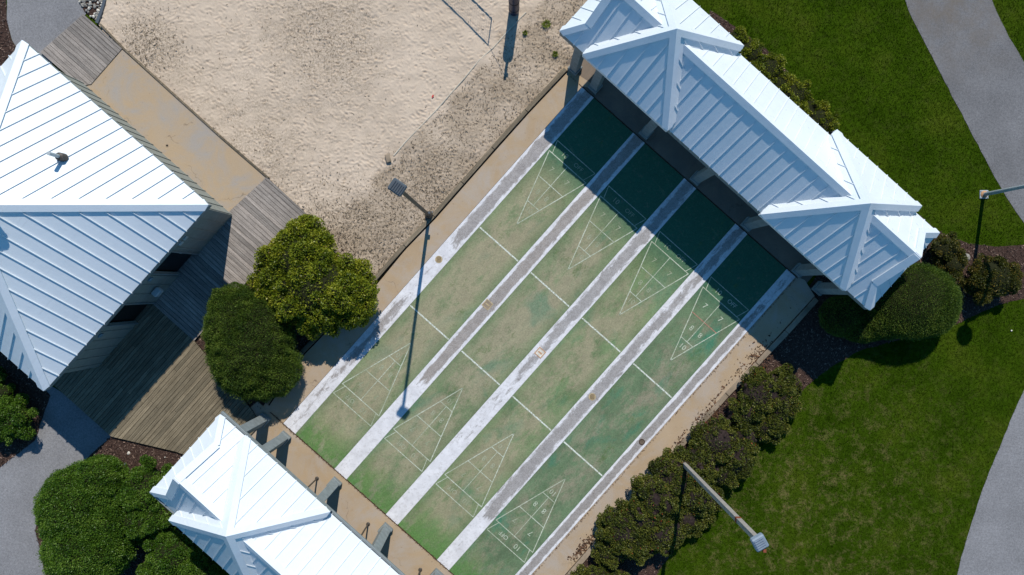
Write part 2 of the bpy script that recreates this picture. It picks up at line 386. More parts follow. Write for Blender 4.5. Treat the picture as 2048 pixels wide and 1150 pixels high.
def mat_strip(name, seed, a, b, dirt, wid, core=.3, edge=.1):
    """worn white paint over concrete: dirt is a list of (position along, amount)"""
    t = NT(name, 0.85, 0.25); q = t.pos()
    p = t.pos(-A_U, (0.8, 2.4, 1))
    off = t.new('ShaderNodeVectorMath', operation='ADD'); t.l.new(p, off.inputs[0]); off.inputs[1].default_value = (seed*5.1, seed*2.3, seed)
    p = off.outputs[0]
    ox = t.new('ShaderNodeTexCoord'); sx = t.new('ShaderNodeSeparateXYZ'); t.l.new(ox.outputs['Object'], sx.inputs[0])
    mid = t.ramp(t.math('DIVIDE', t.math('ABSOLUTE', sx.outputs['Y']), wid/2), [(core, 1.0), (0.92, edge)])
    lng = t.ramp(t.math('DIVIDE', sx.outputs['X'], 15.9), dirt)
    n = t.noise(p, 1.8, 12, .80, .3)
    n2 = t.math('ADD', t.math('MULTIPLY', t.math('SUBTRACT', n, 0.5), 1.7), 0.5)
    k = t.math('ADD', n2, t.math('MULTIPLY', t.math('SUBTRACT', t.math('MULTIPLY', mid, lng), 0.45), 0.75))
    m = t.ramp(k, [(0.44, 0.0), (0.58, 1.0)])
    speck = t.ramp(t.noise(q, 30, 7, .85), [(0.46, 0.0), (0.62, 1.0)])
    m = t.math('MULTIPLY', m, t.math('ADD', t.math('MULTIPLY', speck, 0.35), 0.65))
    white = t.ramp(t.noise(q, 3, 6), [(0.3, (0.58, 0.57, 0.58)), (0.7, (0.72, 0.71, 0.72))])
    white = t.mix(t.ramp(t.noise(q, 9, 8, .8), [(0.50, 0.0), (0.66, 0.7)]), white, (0.40, 0.38, 0.37))
    a = (a[0]*.62, a[1]*.59, a[2]*.55); b = (b[0]*.86, b[1]*.83, b[2]*.79)
    c = t.mix(m, white, t.ramp(t.noise(q, 6, 12, .88), [(0.38, a), (0.64, b)]))
    t.color(c); t.bump(t.noise(q, 60, 4), 0.15, 0.004)
    return t.m

def mat_line(top=(0.58, 0.62, 0.51), nm='worn_line_paint'):
    t = NT(nm, 0.8, 0.2); q = t.pos()
    m = t.ramp(t.noise(q, 14, 7, .75), [(0.42, 0.0), (0.56, 1.0)])
    m2 = t.ramp(t.noise(q, 0.9, 4, .6), [(0.34, 0.5), (0.56, 1.0)])
    c = t.mix(t.math('MULTIPLY', t.math('ADD', t.math('MULTIPLY', m, -0.6), 1.0), m2), (0.19, 0.22, 0.12), top)
    t.color(c); return t.m
M['line'] = mat_line()
M['faintline'] = mat_line((0.36, 0.38, 0.28), 'faint_line_paint')
def mat_line2():
    t = NT('bright_line_paint', 0.8, 0.2); q = t.pos()
    m = t.ramp(t.noise(q, 16, 7, .75), [(0.45, 1.0), (0.58, 0.2)])
    t.color(t.mix(m, (0.22, 0.24, 0.14), (0.66, 0.69, 0.62))); return t.m
M['deadline'] = mat_line2()
M['redline'] = flat('faded_red_line_paint', (0.36, 0.20, 0.14), 0.85, 0.2, 0.35, 18)

# ------------------------------------------------------------------ ground sheets
def sheet(name, poly, z, mat, **kw):
    mb = MB(); mb.v = [(x, y, z) for x, y in poly]
    a = sum(poly[i][0]*poly[(i+1) % len(poly)][1]-poly[(i+1) % len(poly)][0]*poly[i][1] for i in range(len(poly)))
    mb.f = [tuple(range(len(poly))) if a > 0 else tuple(range(len(poly)-1, -1, -1))]
    o = mb.build(name, mat); tag(o, kind='structure'); return o
def slab(name, poly, z0, z1, mat, parent=None, kind='structure', bevel=0):
    mb = MB(); mb.prism(poly, z0, z1); o = mb.build(name, mat, parent, bevel=bevel)
    if kind and parent is None: tag(o, kind=kind)
    return o

sheet('ground', [(-400, -400), (400, -400), (400, 400), (-400, 400)], 0.0, M['grass'])

def wobble(pts, amp=3.0, n=4, seed=1):
    """subdivide and roughen a pixel polyline ring"""
    r = random.Random(seed); out = []
    for i in range(len(pts)):
        a, b = pts[i], pts[(i+1) % len(pts)]
        L = math.hypot(b[0]-a[0], b[1]-a[1]); k = max(1, int(L/14))
        for j in range(k):
            t = j/k; out.append((a[0]+(b[0]-a[0])*t+r.uniform(-amp, amp), a[1]+(b[1]-a[1])*t+r.uniform(-amp, amp)))
    return out
def smooth_ring(pts, it=2):
    for _ in range(it):
        o = []
        for i in range(len(pts)):
            a, b = pts[i], pts[(i+1) % len(pts)]
            o += [(a[0]*.75+b[0]*.25, a[1]*.75+b[1]*.25), (a[0]*.25+b[0]*.75, a[1]*.25+b[1]*.75)]
        pts = o
    return pts

PATH_A = smooth_ring([(1770, -200), (1805, 0), (1850, 88), (1903, 190), (1955, 290), (2010, 392), (2052, 452), (2130, 560), (2330, 800), (2440, 800), (2200, 400), (2048, 125), (2008, 58), (1980, -5), (1930, -200)], 1)
PATH_B = smooth_ring([(2140, 600), (2048, 775), (2002, 885), (1962, 985), (1932, 1080), (1913, 1150), (1890, 1300), (2100, 1400), (2500, 1100), (2400, 560)], 1)
PATH_TL = [(60, -160), (14, -20), (14, 40), (24, 80), (46, 118), (90, 150), (172, 28), (158, 0), (185, -160)]
PATH_BL = [(60, 800), (100, 770), (240, 860), (222, 900), (150, 950), (100, 1010), (80, 1080), (110, 1180), (150, 1400), (-500, 1400), (-500, 900), (-60, 960), (0, 925), (55, 880)]
for nm, pl in (('path', PATH_A), ('path', PATH_B), ('path', PATH_TL), ('path', PATH_BL)):
    sheet(nm, WP(wobble(pl, .9, seed=4)), 0.012, M['gravel'] if pl is PATH_A else M['gravel_pale'])

BED_R = [(1600, 600), (1640, 540), (1840, 432), (1872, 458), (1905, 475), (1940, 487), (1990, 493), (2048, 490), (2120, 485), (2120, 570), (2048, 596), (1992, 612), (1950, 630), (1910, 650),
         (1800, 680), (1720, 700), (1660, 735), (1610, 775), (1570, 830), (1520, 872), (1470, 930), (1425, 1000), (1370, 1070), (1325, 1130), (1260, 1240), (1050, 1240), (1130, 1150), (1340, 905)]
BED_BACK = [(1420, 20), (1482, 62), (1540, 105), (1600, 170), (1668, 256), (1640, 320), (1420, 130)]
BED_TL = [(-80, -80), (12, -60), (14, 40), (24, 80), (46, 118), (0, 190), (-120, 190)]
BED_BL = [(100, 1180), (70, 1060), (90, 985), (160, 930), (222, 872), (350, 903), (420, 930), (420, 1250), (120, 1300)]
BED_L = [(-120, 640), (20, 700), (100, 790), (72, 880), (0, 935), (-120, 960)]
BED_MID = [(613, 425), (500, 560), (370, 660), (400, 700), (505, 822), (532, 815), (600, 706), (748, 572), (700, 470)]
beds = [('mulch_bed', BED_R, 0.008), ('mulch_bed', BED_BACK, 0.008), ('mulch_bed', BED_TL, 0.008), ('mulch_bed', BED_BL, 0.016), ('mulch_bed', BED_L, 0.020), ('mulch_bed', BED_MID, 0.024)]
for i, (nm, pl, z) in enumerate(beds):
    sheet(nm, WP(wobble(pl, 1.6, seed=i)), z, M['mulch'])

# sand: one displaced sheet with footprints and soft heaps
SAND = [(214, -120), (212, 0), (196, 46), (240, 110), (530, 365), (600, 440), (640, 470), (690, 560), (748, 566), (860, 437), (1128, 150), (1196, 70), (1240, -20), (1270, -120)]
sand_w = np.array(WP(SAND))
step = 0.030
x0, y0 = sand_w.min(0)-.05; x1, y1 = sand_w.max(0)+.05
nx = int((x1-x0)/step)+1; ny = int((y1-y0)/step)+1
gx, gy = np.meshgrid(x0+np.arange(nx)*step, y0+np.arange(ny)*step)
G = np.stack([gx.ravel(), gy.ravel()], 1)
hz = 0.010*waves(G, 0.5, 10, 1)+0.006*waves(G, 1.7, 16, 2)
H2 = hz.reshape(ny, nx).copy()
rr = np.random.default_rng(5)
for _ in range(11000):                                   # footprints and scuffs
    cx = rr.uniform(x0, x1); cy = rr.uniform(y0, y1); a = rr.normal(-0.5, 0.7)
    L = rr.uniform(.05, .13); Wd = rr.uniform(.024, .050); dp = rr.uniform(.003, .017)*(1.5 if rr.uniform() < .06 else 1)
    R = L*2.2; i0 = max(0, int((cx-R-x0)/step)); i1 = min(nx, int((cx+R-x0)/step)+2)
    j0 = max(0, int((cy-R-y0)/step)); j1 = min(ny, int((cy+R-y0)/step)+2)
    if i1 <= i0 or j1 <= j0: continue
    dx = gx[j0:j1, i0:i1]-cx; dy = gy[j0:j1, i0:i1]-cy
    u = (dx*math.cos(a)+dy*math.sin(a))/L; v = (-dx*math.sin(a)+dy*math.cos(a))/Wd
    q = u*u+v*v
    H2[j0:j1, i0:i1] += -dp*np.exp(-q)+0.6*dp*np.exp(-(np.sqrt(q)-1.5)**2*3)
hz = H2.ravel(); hz = hz-hz.mean()
ropeA = np.array(W(1052, 28)); ropeB = np.array(W(776, 322)); rd = (ropeB-ropeA); rd /= np.linalg.norm(rd); rnrm = np.array([-rd[1], rd[0]])
dist = (G-ropeA) @ rnrm
if ((np.array(W(1000, 250))-ropeA) @ rnrm) < 0: dist = -dist
along = (G-ropeA) @ rd
dist2 = dist+0.18*waves(G, .9, 10, 7)
soil = np.clip(dist2/0.35, 0, 1)*np.clip(0.72+0.35*waves(G, .7, 10, 8), .1, 1)
Gp = G*PPM; px = Gp[:, 0]+1024; py = 575-Gp[:, 1]
def blob(cx, cy, r, a=1.0): return a*np.exp(-(((px-cx)**2+(py-cy)**2)/r**2))
litter = np.clip(blob(300, 85, 55, 1.2)+blob(270, 60, 50, .5)+blob(330, 130, 60, .5)+blob(620, 60, 80, .7)+blob(700, 110, 90, .6)+blob(690, 30, 80, .6)+blob(480, 250, 110, .5)+blob(540, 330, 80, .6)+blob(470, 150, 110, .25)
                 + blob(660, 190, 90, .45)+blob(520, 60, 60, .25)+blob(740, 470, 110, .9)+blob(850, 360, 90, .5)+blob(880, 395, 60, .7)+blob(640, 440, 60, .7)+0.22*waves(G, 1.3, 14, 9)-.12, 0, 1)
litter = np.clip(litter*.8+soil*.55, 0, 1)
cells = (np.arange(ny-1)[:, None]*nx+np.arange(nx-1)[None, :]).ravel()
F = np.stack([cells, cells+1, cells+1+nx, cells+nx], 1)
ctr = (G[F[:, 0]]+G[F[:, 2]])/2
keep = pip(ctr, WP(SAND)); F = F[keep]
used = np.unique(F); remap = -np.ones(len(G), int); remap[used] = np.arange(len(used))
V = np.column_stack([G, 0.055+np.clip(hz, -.045, .045)])[used]
sand = link('sand', npmesh('sand', V, remap[F], {'soil': soil[used], 'litter': litter[used]}, True), M['sand'])
tag(sand, kind='structure')

def scatter_bits(name, P, mat, size, z, parent=None, kind='stuff', label=None, cat=None, flatness=0.35, seed=0, elong=4.0, group=None):
    """joined loose slivers lying on a surface; P is (n,2) or (n,3)"""
    r = np.random.default_rng(seed); n = len(P)
    if P.shape[1] == 2: P = np.column_stack([P, np.full(n, z)])
    a = r.uniform(0, 2*np.pi, n); L = size*r.uniform(.5, 1.5, n); w = L/elong
    tz = r.normal(0, flatness, n)*L
    d = np.stack([np.cos(a)*L, np.sin(a)*L, tz], 1)/2; s = np.stack([-np.sin(a)*w, np.cos(a)*w, r.normal(0, .5, n)*w], 1)/2
    V = np.stack([P-d-s, P+d-s*.6, P+d+s*.6, P-d+s], 1).reshape(-1, 3)
    V[:, 2] += np.repeat(np.abs(tz)/2, 4)+0.004
    F = np.arange(4*n).reshape(n, 4)
    o = link(name, npmesh(name, V, F, {'tint': np.repeat(r.uniform(0, 1, n), 4)}), mat, parent)
    tag(o, label, cat, group, kind); return o
def rand_in(poly, n, seed=0):
    r = np.random.default_rng(seed); pl = np.array(poly); lo, hi = pl.min(0), pl.max(0)
    P = r.uniform(lo, hi, (n*3, 2)); P = P[pip(P, poly)]; return P[:n]

# dry twigs on the rough strip of sand and in drifts on the court sand
P = rand_in(WP(SAND), 60000, 3)
pp = np.column_stack([P[:, 0]*PPM+1024, 575-P[:, 1]*PPM])
dd = (P-ropeA) @ rnrm
if ((np.array(W(1000, 250))-ropeA) @ rnrm) < 0: dd = -dd
def pb(cx, cy, r, a=1.0): return a*np.exp(-(((pp[:, 0]-cx)**2+(pp[:, 1]-cy)**2)/r**2))
prob = np.where(dd > 0.15, .40, .008)+pb(300, 85, 50, .6)+pb(630, 70, 80, .10)+pb(540, 320, 70, .12)+pb(740, 470, 100, .4)+pb(640, 440, 60, .25)+pb(690, 110, 60, .08)+pb(880, 395, 40, .5)
P = P[RNG.uniform(0, 1, len(P)) < prob]
scatter_bits('twig_litter', P, M['twigs'], .05, .062, label='dry brown twig and grass litter strewn over the sand', cat='litter', seed=4, elong=3.5)

# grass blades
lawnex = [WP(p) for p in (PATH_A, PATH_B, PATH_TL, PATH_BL, BED_R, BED_BACK, BED_TL, BED_BL, BED_L, BED_MID, SAND)]
COURTBOX = WP([(440, 830), (1150, 60), (1690, 560), (1130, 1150), (900, 1240)])
DECKBOX = WP([(60, 20), (165, 20), (620, 430), (440, 900), (220, 880), (60, 760), (-400, 500)])
N = 330000
lo = np.array(W(1080, 1190)); hi = np.array(W(2100, -40))
P = np.random.default_rng(21).uniform(lo, hi, (N, 2))
ok = np.ones(len(P), bool)
Pj = P+np.random.default_rng(23).normal(0, .035, P.shape)
for pl in lawnex+[COURTBOX, DECKBOX]: ok &= ~pip(Pj, pl)
P = P[ok]; n = len(P)
r = np.random.default_rng(22)
a = r.uniform(0, 6.283, n); h = r.uniform(.02, .055, n); lean = r.uniform(.01, .05, n); w = r.uniform(.006, .013, n); b = r.uniform(0, 6.283, n)
base = np.column_stack([P, np.full(n, .001)])
sd_ = np.stack([np.cos(a)*w, np.sin(a)*w, np.zeros(n)], 1)
tip = base+np.stack([np.cos(b)*lean, np.sin(b)*lean, h], 1)
V = np.stack([base-sd_, base+sd_, tip], 1).reshape(-1, 3)
g = link('lawn_grass', npmesh('lawn_grass', V, np.arange(3*n).reshape(n, 3)), M['grass'])
tag(g, 'short dark green mown grass of the lawn right of the courts', 'grass', kind='stuff')

# bark chips on the beds
allc = []
for i, (nm, pl, z) in enumerate(beds):
    q = rand_in(WP(pl), int(area2(WP(pl))*420), 30+i); allc.append(np.column_stack([q, np.full(len(q), z+.004)]))
scatter_bits('bark_chips', np.concatenate(allc), M['chips'], .055, 0, label='reddish brown bark chips loose on the planting beds', cat='mulch', seed=9, elong=3)

# ------------------------------------------------------------------ court frame
OX, OY = W(568, 846)
U = (math.cos(A_U), math.sin(A_U)); Vv = (U[1], -U[0])
def C(u, v): return (OX+U[0]*u+Vv[0]*v, OY+U[1]*u+Vv[1]*v)
LEN = 15.9; PITCH = 2.422; SW = 0.56; LW = PITCH-SW
ZC = 0.060
# walkways
slab('pavement', [W(1128, 132), W(1198, 178), C(LEN+.03, -.012), C(LEN+.03, -.012), C(-.05, -.012), W(520, 822), W(603, 711), W(752, 572), W(858, 443)], -.05, ZC, M['tan'])
R5 = 4*PITCH+.42
slab('pavement', [C(-1.6, R5+.012), C(LEN+.03, R5+.012), W(1608, 560), W(1628, 592), W(1345, 900), W(1128, 1150), W(1060, 1235)], -.05, ZC, M['tan'])
slab('pavement', [C(-.03, -1.2), C(-.03, 11.6), C(-4.6, 11.6), C(-4.6, -.9), C(-.9, -1.35)], -.05, ZC-.004, M['tan'])
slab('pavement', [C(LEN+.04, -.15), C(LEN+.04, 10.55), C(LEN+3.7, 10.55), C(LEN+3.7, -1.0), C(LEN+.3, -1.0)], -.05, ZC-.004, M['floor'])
for u0, u1 in ((-.028, -.001), (LEN+.001, LEN+.028)):
    slab('joint', [C(u0, -.6 if u0 < 0 else -.15), C(u1, -.6 if u0 < 0 else -.15), C(u1, 10.2), C(u0, 10.2)], -.04, ZC+.001, M['brown'])
r = random.Random(2)
pts = []
for k in range(1500):
    u = r.gauss(-.012, .02) if k % 3 else LEN+r.gauss(.012, .012); pts.append(C(u, r.uniform(-.6, 10.1)))
for k in range(700): pts.append(C(r.uniform(0, LEN), R5+.03+abs(r.gauss(0, .02))))
scatter_bits('leaf_crumbs', np.array(pts), M['litter'], .035, ZC+.003, label='brown leaf crumbs caught in the joints at the court ends', cat='leaf litter', seed=3)

court_labels = ['green court lane beside the twiggy sand strip, crossed by the long lamp shadow',
                'second green court lane from the sand, between a brown streaked and a clean white strip',
                'third green court lane from the sand, right of the strip with the orange edged drain',
                'green court lane nearest the lawn hedge, darker teal with the clearest numbers']
strip_labels = ['white strip bordering the walkway beside the sand, bush shadow across it',
                'white strip with long brown centre stain, under the round lamp shadow',
                'broad white strip with orange edged square drain at its middle',
                'mottled grey and white strip with tan round drain, third from the sandy walkway',
                'narrow white edged strip with brown core and dark drain, nearest the lawn hedge']
def textmesh(txt, size):
    cu = bpy.data.curves.new('t', 'FONT'); cu.body = txt; cu.size = size; cu.align_x = 'CENTER'; cu.align_y = 'CENTER'; cu.resolution_u = 3
    ob = bpy.data.objects.new('t', cu); COL.objects.link(ob)
    dg = bpy.context.evaluated_depsgraph_get(); me = bpy.data.meshes.new_from_object(ob.evaluated_get(dg))
    bpy.data.objects.remove(ob); me.materials.clear(); me.materials.append(M['line']); return me
TXT = {k: textmesh(k, s) for k, s in (('7', .27), ('8', .27), ('10', .26), ('OFF', .22))}
TXF = {}
for k_, m_ in TXT.items(): TXF[k_] = m_.copy(); TXF[k_].materials.clear(); TXF[k_].materials.append(M['faintline'])
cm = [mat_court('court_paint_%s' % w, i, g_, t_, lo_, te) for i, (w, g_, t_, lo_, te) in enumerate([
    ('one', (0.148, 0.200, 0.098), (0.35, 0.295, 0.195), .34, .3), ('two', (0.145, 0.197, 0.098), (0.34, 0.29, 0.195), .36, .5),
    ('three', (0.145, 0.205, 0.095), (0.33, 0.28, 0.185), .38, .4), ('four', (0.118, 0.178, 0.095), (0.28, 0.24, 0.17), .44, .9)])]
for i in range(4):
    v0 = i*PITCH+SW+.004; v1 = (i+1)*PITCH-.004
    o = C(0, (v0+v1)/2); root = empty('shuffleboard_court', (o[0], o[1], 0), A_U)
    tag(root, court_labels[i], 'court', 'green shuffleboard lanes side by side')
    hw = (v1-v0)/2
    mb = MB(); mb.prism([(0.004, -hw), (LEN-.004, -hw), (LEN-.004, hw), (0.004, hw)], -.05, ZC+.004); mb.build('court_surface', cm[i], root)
    zl = ZC+.0065
    def line(p, q, w=.026, mat=M['line'], zz=zl, lbl=None):
        p = Vector((*p, 0)); q = Vector((*q, 0)); d = (q-p).normalized(); s = Vector((-d.y, d.x, 0))*w/2
        m_ = MB(); m_.add([p-s+Vector((0, 0, zz)), q-s+Vector((0, 0, zz)), q+s+Vector((0, 0, zz)), p+s+Vector((0, 0, zz))], [(0, 1, 2, 3)])
        ob = m_.build('painted_line', mat, root)
        if lbl: ob['label'] = lbl
        return ob
    b = .885
    for e in (0, 1):
        X = (lambda x: x) if e == 0 else (lambda x: LEN-x)
        line((X(1.98), -b), (X(1.98), b)); line((X(2.44), -b+.01), (X(2.44), b-.01), .03)
        for s in (-1, 1):
            line((X(1.98), s*b), (X(2.44), s*(b-.16)), .022, zz=zl+.0008); line((X(2.44), s*(b-.02)), (X(5.15), 0), .030, zz=zl+.0016)
        wat = lambda x: (b-.02)*(5.15-x)/(5.15-2.44)
        if i == 3 and e == 1: line((X(3.35), -wat(3.35)), (X(3.35), wat(3.35)), .032, M['redline'], zz=zl+.0024, lbl='reddish line between the sevens and eights')
        else: line((X(3.35), -wat(3.35)), (X(3.35), wat(3.35)), .026, zz=zl+.0024)
        line((X(4.27), -wat(4.27)), (X(4.27), wat(4.27)), .026, zz=zl+.0024)
        line((X(2.44), 0), (X(4.27), 0), .022, zz=zl+.0032)
        line((X(6.10), -hw+.02), (X(6.10), hw-.02), .05, M['deadline'])
        # numerals are read from the opposite end
        rz = math.pi/2 if e == 0 else -math.pi/2
        for k, x, y in (('7', 2.9, .36), ('7', 2.9, -.36), ('8', 3.8, .20), ('8', 3.8, -.20), ('10', 4.50, 0), ('10', 2.21, -.34 if e == 0 else .34), ('OFF', 2.21, .30 if e == 0 else -.30)):
            ob = link('painted_number' if k != 'OFF' else 'painted_word', TXT[k], None, root, (X(x), y, zl)); ob.data = TXT[k] if i == 3 else TXF[k]; ob.rotation_euler = (0, 0, rz)
smat = [mat_strip('strip_paint_%s' % w, i+1, a_, b_, d_, SW if i < 4 else .42, .35 if i in (1, 4) else .2, 0.0 if i in (1, 4) else .3) for i, (w, a_, b_, d_) in enumerate([
    ('one', (0.18, 0.155, 0.14), (0.36, 0.33, 0.31), [(0.0, 0.3), (0.2, 0.55), (0.36, 0.65), (0.42, 0.2), (0.52, 0.3), (0.6, 0.85), (0.85, 1.0), (1, .7)]),
    ('two', (0.19, 0.155, 0.125), (0.32, 0.275, 0.23), [(0.0, 0.05), (0.22, 0.1), (0.30, 0.75), (0.45, 1.0), (0.6, 1.0), (0.8, 0.9), (1, .9)]),
    ('three', (0.20, 0.19, 0.18), (0.36, 0.34, 0.33), [(0.0, 0.05), (0.2, 0.25), (0.45, 0.5), (0.6, 0.7), (0.7, 0.9), (0.85, 0.85), (1, .7)]),
    ('four', (0.19, 0.175, 0.165), (0.33, 0.31, 0.295), [(0.0, 0.15), (0.13, 0.2), (0.16, 0.95), (0.5, 0.85), (0.65, 0.7), (0.85, 0.55), (1, .7)]),
    ('five', (0.17, 0.145, 0.12), (0.28, 0.25, 0.22), [(0.0, 0.8), (0.3, 0.9), (0.6, 0.85), (0.8, 0.85), (0.9, .4), (1, .4)])])]
for i in range(5):
    w = SW if i < 4 else .42
    v0 = i*PITCH; o = C(0, v0+w/2); root = empty('concrete_strip', (o[0], o[1], 0), A_U)
    tag(root, strip_labels[i], 'divider strip', 'white strips between the court lanes')
    mb = MB(); mb.prism([(0, -w/2), (LEN, -w/2), (LEN, w/2), (0, w/2)], -.05, ZC+.009); mb.build('strip_surface', smat[i], root)
# drain plates at mid-length
def drain_round(px_, py_, mat, lbl, r0=.13):
    x, y = W(px_, py_); root = empty('drain_cover', (x, y, ZC+.009)); tag(root, lbl, 'drain')
    mb = MB(); mb.lathe([(r0, 0), (r0, .008), (r0-.025, .008), (r0-.025, .004), (0.001, .004)], (0, 0, 0), 24); mb.build('cover_ring', mat, root)
    mb = MB()
    for k in (-2, -1, 0, 1, 2):
        L = 2*math.sqrt(max(0, (r0-.03)**2-(k*.032)**2)); mb.box((k*.032, 0, .007), (.014, L, .006))
    mb.build('grate', M['brown'] if mat is not M['brown'] else M['kerb'], root)
def drain_square(px_, py_, mat, lbl, s=.27):
    x, y = W(px_, py_); root = empty('drain_cover', (x, y, ZC+.009), A_U); tag(root, lbl, 'drain')
    mb = MB()
    for k in (-1, 1): mb.box((k*s/2, 0, .005), (.03, s+.03, .010)); mb.box((0, k*s/2, .005), (s-.03, .03, .010))
    mb.build('frame', mat, root)
    mb = MB(); mb.box((0, 0, .003), (s-.03, s-.03, .006)); mb.build('plate', M['kerb'] if mat is M['brass'] else M['rockpale'], root)
    mb = MB(); mb.box((0, 0, .009), (.05, .16, .006)); mb.build('handle', mat, root)
drain_round(878, 519, M['brass'], 'tan round drain cover in the white strip beside the sandy walkway')
drain_square(975, 609, M['brass'], 'tan square drain cover in the brown stained strip')
drain_square(1080, 705, M['orange'], 'white square drain plate with orange frame at the middle of the courts')
drain_round(1184, 793, M['brass'], 'tan round drain cover in the mottled strip above the dark drain')
drain_round(1283, 883, M['brown'], 'dark brown round drain in the strip nearest the lawn', .11)
# small floor drain in the concrete ramp
x, y = W(334, 291, .1); dr = empty('floor_drain', (x, y, .086)); tag(dr, 'small round floor drain in the tan concrete between the decks', 'drain')
mb = MB(); mb.lathe([(.055, 0), (.055, .012), (.035, .012), (.035, .004), (.001, .004)], (0, 0, 0), 16); mb.build('ring', M['kerb'], dr)
mb = MB(); mb.lathe([(.03, 0.004), (.03, .007), (.001, .007)], (0, 0, 0), 12); mb.build('grate', M['dark'], dr)

# timber edging between the sand and the walkway
tim = empty('timber_edging', (*W(860, 440), 0)); tag(tim, 'long weathered timber edging between the rough sand and the walkway', 'edging')
tp = [(1131, 138), (1052, 222), (985, 297), (924, 366), (866, 432), (808, 492), (748, 560), (674, 632), (604, 704), (532, 808)]
ox_, oy_ = W(860, 440)
for i in range(len(tp)-1):
    p = Vector(W(*tp[i], .1)); q = Vector(W(*tp[i+1], .1)); d = (q-p).normalized(); q = q-d*.02; s = Vector((-d.y, d.x))*.075
    mb = MB(); mb.prism([tuple(v-Vector((ox_, oy_))) for v in (p-s, q-s, q+s, p+s)], -.05, .13+.008*(i % 2)); mb.build('timber', M['timber'], tim, bevel=.008)
mb = MB()
for i in range(len(tp)-1):
    p = Vector(W(*tp[i], .1)); q = Vector(W(*tp[i+1], .1)); d = (q-p).normalized(); s = Vector((-d.y, d.x))
    if s.x < 0: s = -s
    a = p+s*.078; b2 = q+s*.078; mb.prism([tuple(v-Vector((ox_, oy_))) for v in (a, b2, b2+s*.045, a+s*.045)], -.03, ZC+.004)
mb.build('soil_gap', M['dark'], tim)
# kerb on the hedge side
kb = empty('kerb', (*W(1345, 900), 0)); tag(kb, 'stained concrete kerb between the lower walkway and the hedge', 'kerb')
kx, ky = W(1345, 900)
kp = [(1634, 598), (1574, 665), (1514, 728), (1454, 790), (1396, 854), (1344, 912), (1290, 976), (1238, 1038), (1186, 1096), (1138, 1152), (1080, 1222)]
for i in range(len(kp)-1):
    p = Vector(W(*kp[i], .1)); q = Vector(W(*kp[i+1], .1)); d = (q-p).normalized(); q = q-d*.015; s = Vector((-d.y, d.x))*.09
    mb = MB(); mb.prism([tuple(v-Vector((kx, ky))) for v in (p-s, q-s, q+s, p+s)], -.05, .10); mb.build('kerb_stone', M['kerb'], kb, bevel=.012)

# leaf litter heaps on the lower walkway
r = random.Random(8)
for k, (x_, y_, rad, nn, lb) in enumerate([(1325, 925, 13, 160, 'small heap of dark dead leaves on the walkway, below the dark drain'), (1415, 833, 18, 260, 'long drift of dark dead leaves beside the kerb above the middle of the hedge'),
                                 (1170, 1090, 20, 160, 'scattered dead leaves on the walkway at the bottom by the lowest shrub'), (1362, 884, 6, 60, 'tiny clump of dead leaves on the walkway between two larger heaps'),
                                 (1515, 715, 26, 170, 'loose dead leaves at the shadow edge on the walkway')]):
    pts = []
    for j in range(nn):
        t = r.gauss(0, rad); s = r.gauss(0, rad*.35)
        pts.append(W(x_+t*.69-s*.7, y_-t*.72-s*.7))
    scatter_bits('leaf_litter', np.array(pts), M['litter'], .06, ZC+.004, label=lb, cat='leaf litter', seed=50+k, elong=1.8)
pts = []
for j in range(190):
    t = r.uniform(0, 1)**.8; s = abs(r.gauss(0, 4)); pts.append(W(1600-450*t-s*.7-9, 620+510*t-s*.6-6))
scatter_bits('leaf_litter', np.array(pts), M['litter'], .045, ZC+.004, label='thin line of dead leaves along the foot of the kerb', cat='leaf litter', seed=70, elong=1.8)

# ------------------------------------------------------------------ decks and ramp
def deck(label, poly_px, ang, mat, z=.12, pw=.138, gap=.013, maxlen=3.2, seed=0, edge=True):
    poly = WP(poly_px, z); cx = sum(p[0] for p in poly)/len(poly); cy = sum(p[1] for p in poly)/len(poly)
    root = empty('wooden_deck', (cx, cy, 0)); tag(root, label, 'deck')
    pl = [(x-cx, y-cy) for x, y in poly]
    d = (math.cos(ang), math.sin(ang)); s = (-d[1], d[0]); r = random.Random(seed)
    vals = [x*s[0]+y*s[1] for x, y in pl]; k0 = min(vals); k1 = max(vals); k = k0; row = 0
    while k < k1-.02:
        a = k+gap/2; b = min(k+pw-gap/2, k1)
        st = clip(clip(pl, s[0], s[1], b), -s[0], -s[1], -a)
        k += pw; row += 1
        if len(st) < 3 or area2(st) < .004: continue
        us = [x*d[0]+y*d[1] for x, y in st]; u = min(us); L = max(us)-u
        cuts = []; 
        if L > maxlen*1.15:
            c0 = u+(maxlen*.5 if row % 2 else maxlen)*r.uniform(.9, 1.1)
            while c0 < u+L-.6: cuts.append(c0); c0 += maxlen*r.uniform(.9, 1.1)
        ends = [u-.01]+cuts+[u+L+.01]
        for j in range(len(ends)-1):
            pc = clip(clip(st, d[0], d[1], ends[j+1]-.003), -d[0], -d[1], -(ends[j]+.003))
            if len(pc) < 3 or area2(pc) < .003: continue
            mb = MB(); dz = r.uniform(-.003, .003); mb.prism(pc, z-.035+dz, z+dz); mb.build('plank', mat, root)
    mb = MB(); mb.prism(pl, -.02, z-.045); mb.build('deck_frame', M['dark'], root)
    return root
AV = -math.radians(41.6)
deck('small grey deck beside the upper left path, boards along the walk', [(166, 28), (244, 97), (182, 168), (160, 172), (80, 104)], AV, M['wood_a'], seed=1, maxlen=9)
deck('grey deck between the sand corner and the shaded doorway', [(533, 354), (613, 428), (388, 682), (297, 600), (457, 424)], AV, M['wood_a'], seed=2, maxlen=9)
deck('large brown deck below the big building, its boards running towards the clipped shrub', [(297, 600), (388, 682), (505, 822), (520, 850), (440, 935), (350, 903), (222, 873), (98, 762)], A_U, M['wood_b'], seed=3)
rmp = slab('ramp', WP([(245, 99), (532, 355), (467, 430), (455, 434), (165, 172), (183, 166)], .09), -.02, .09, M['ramp'])
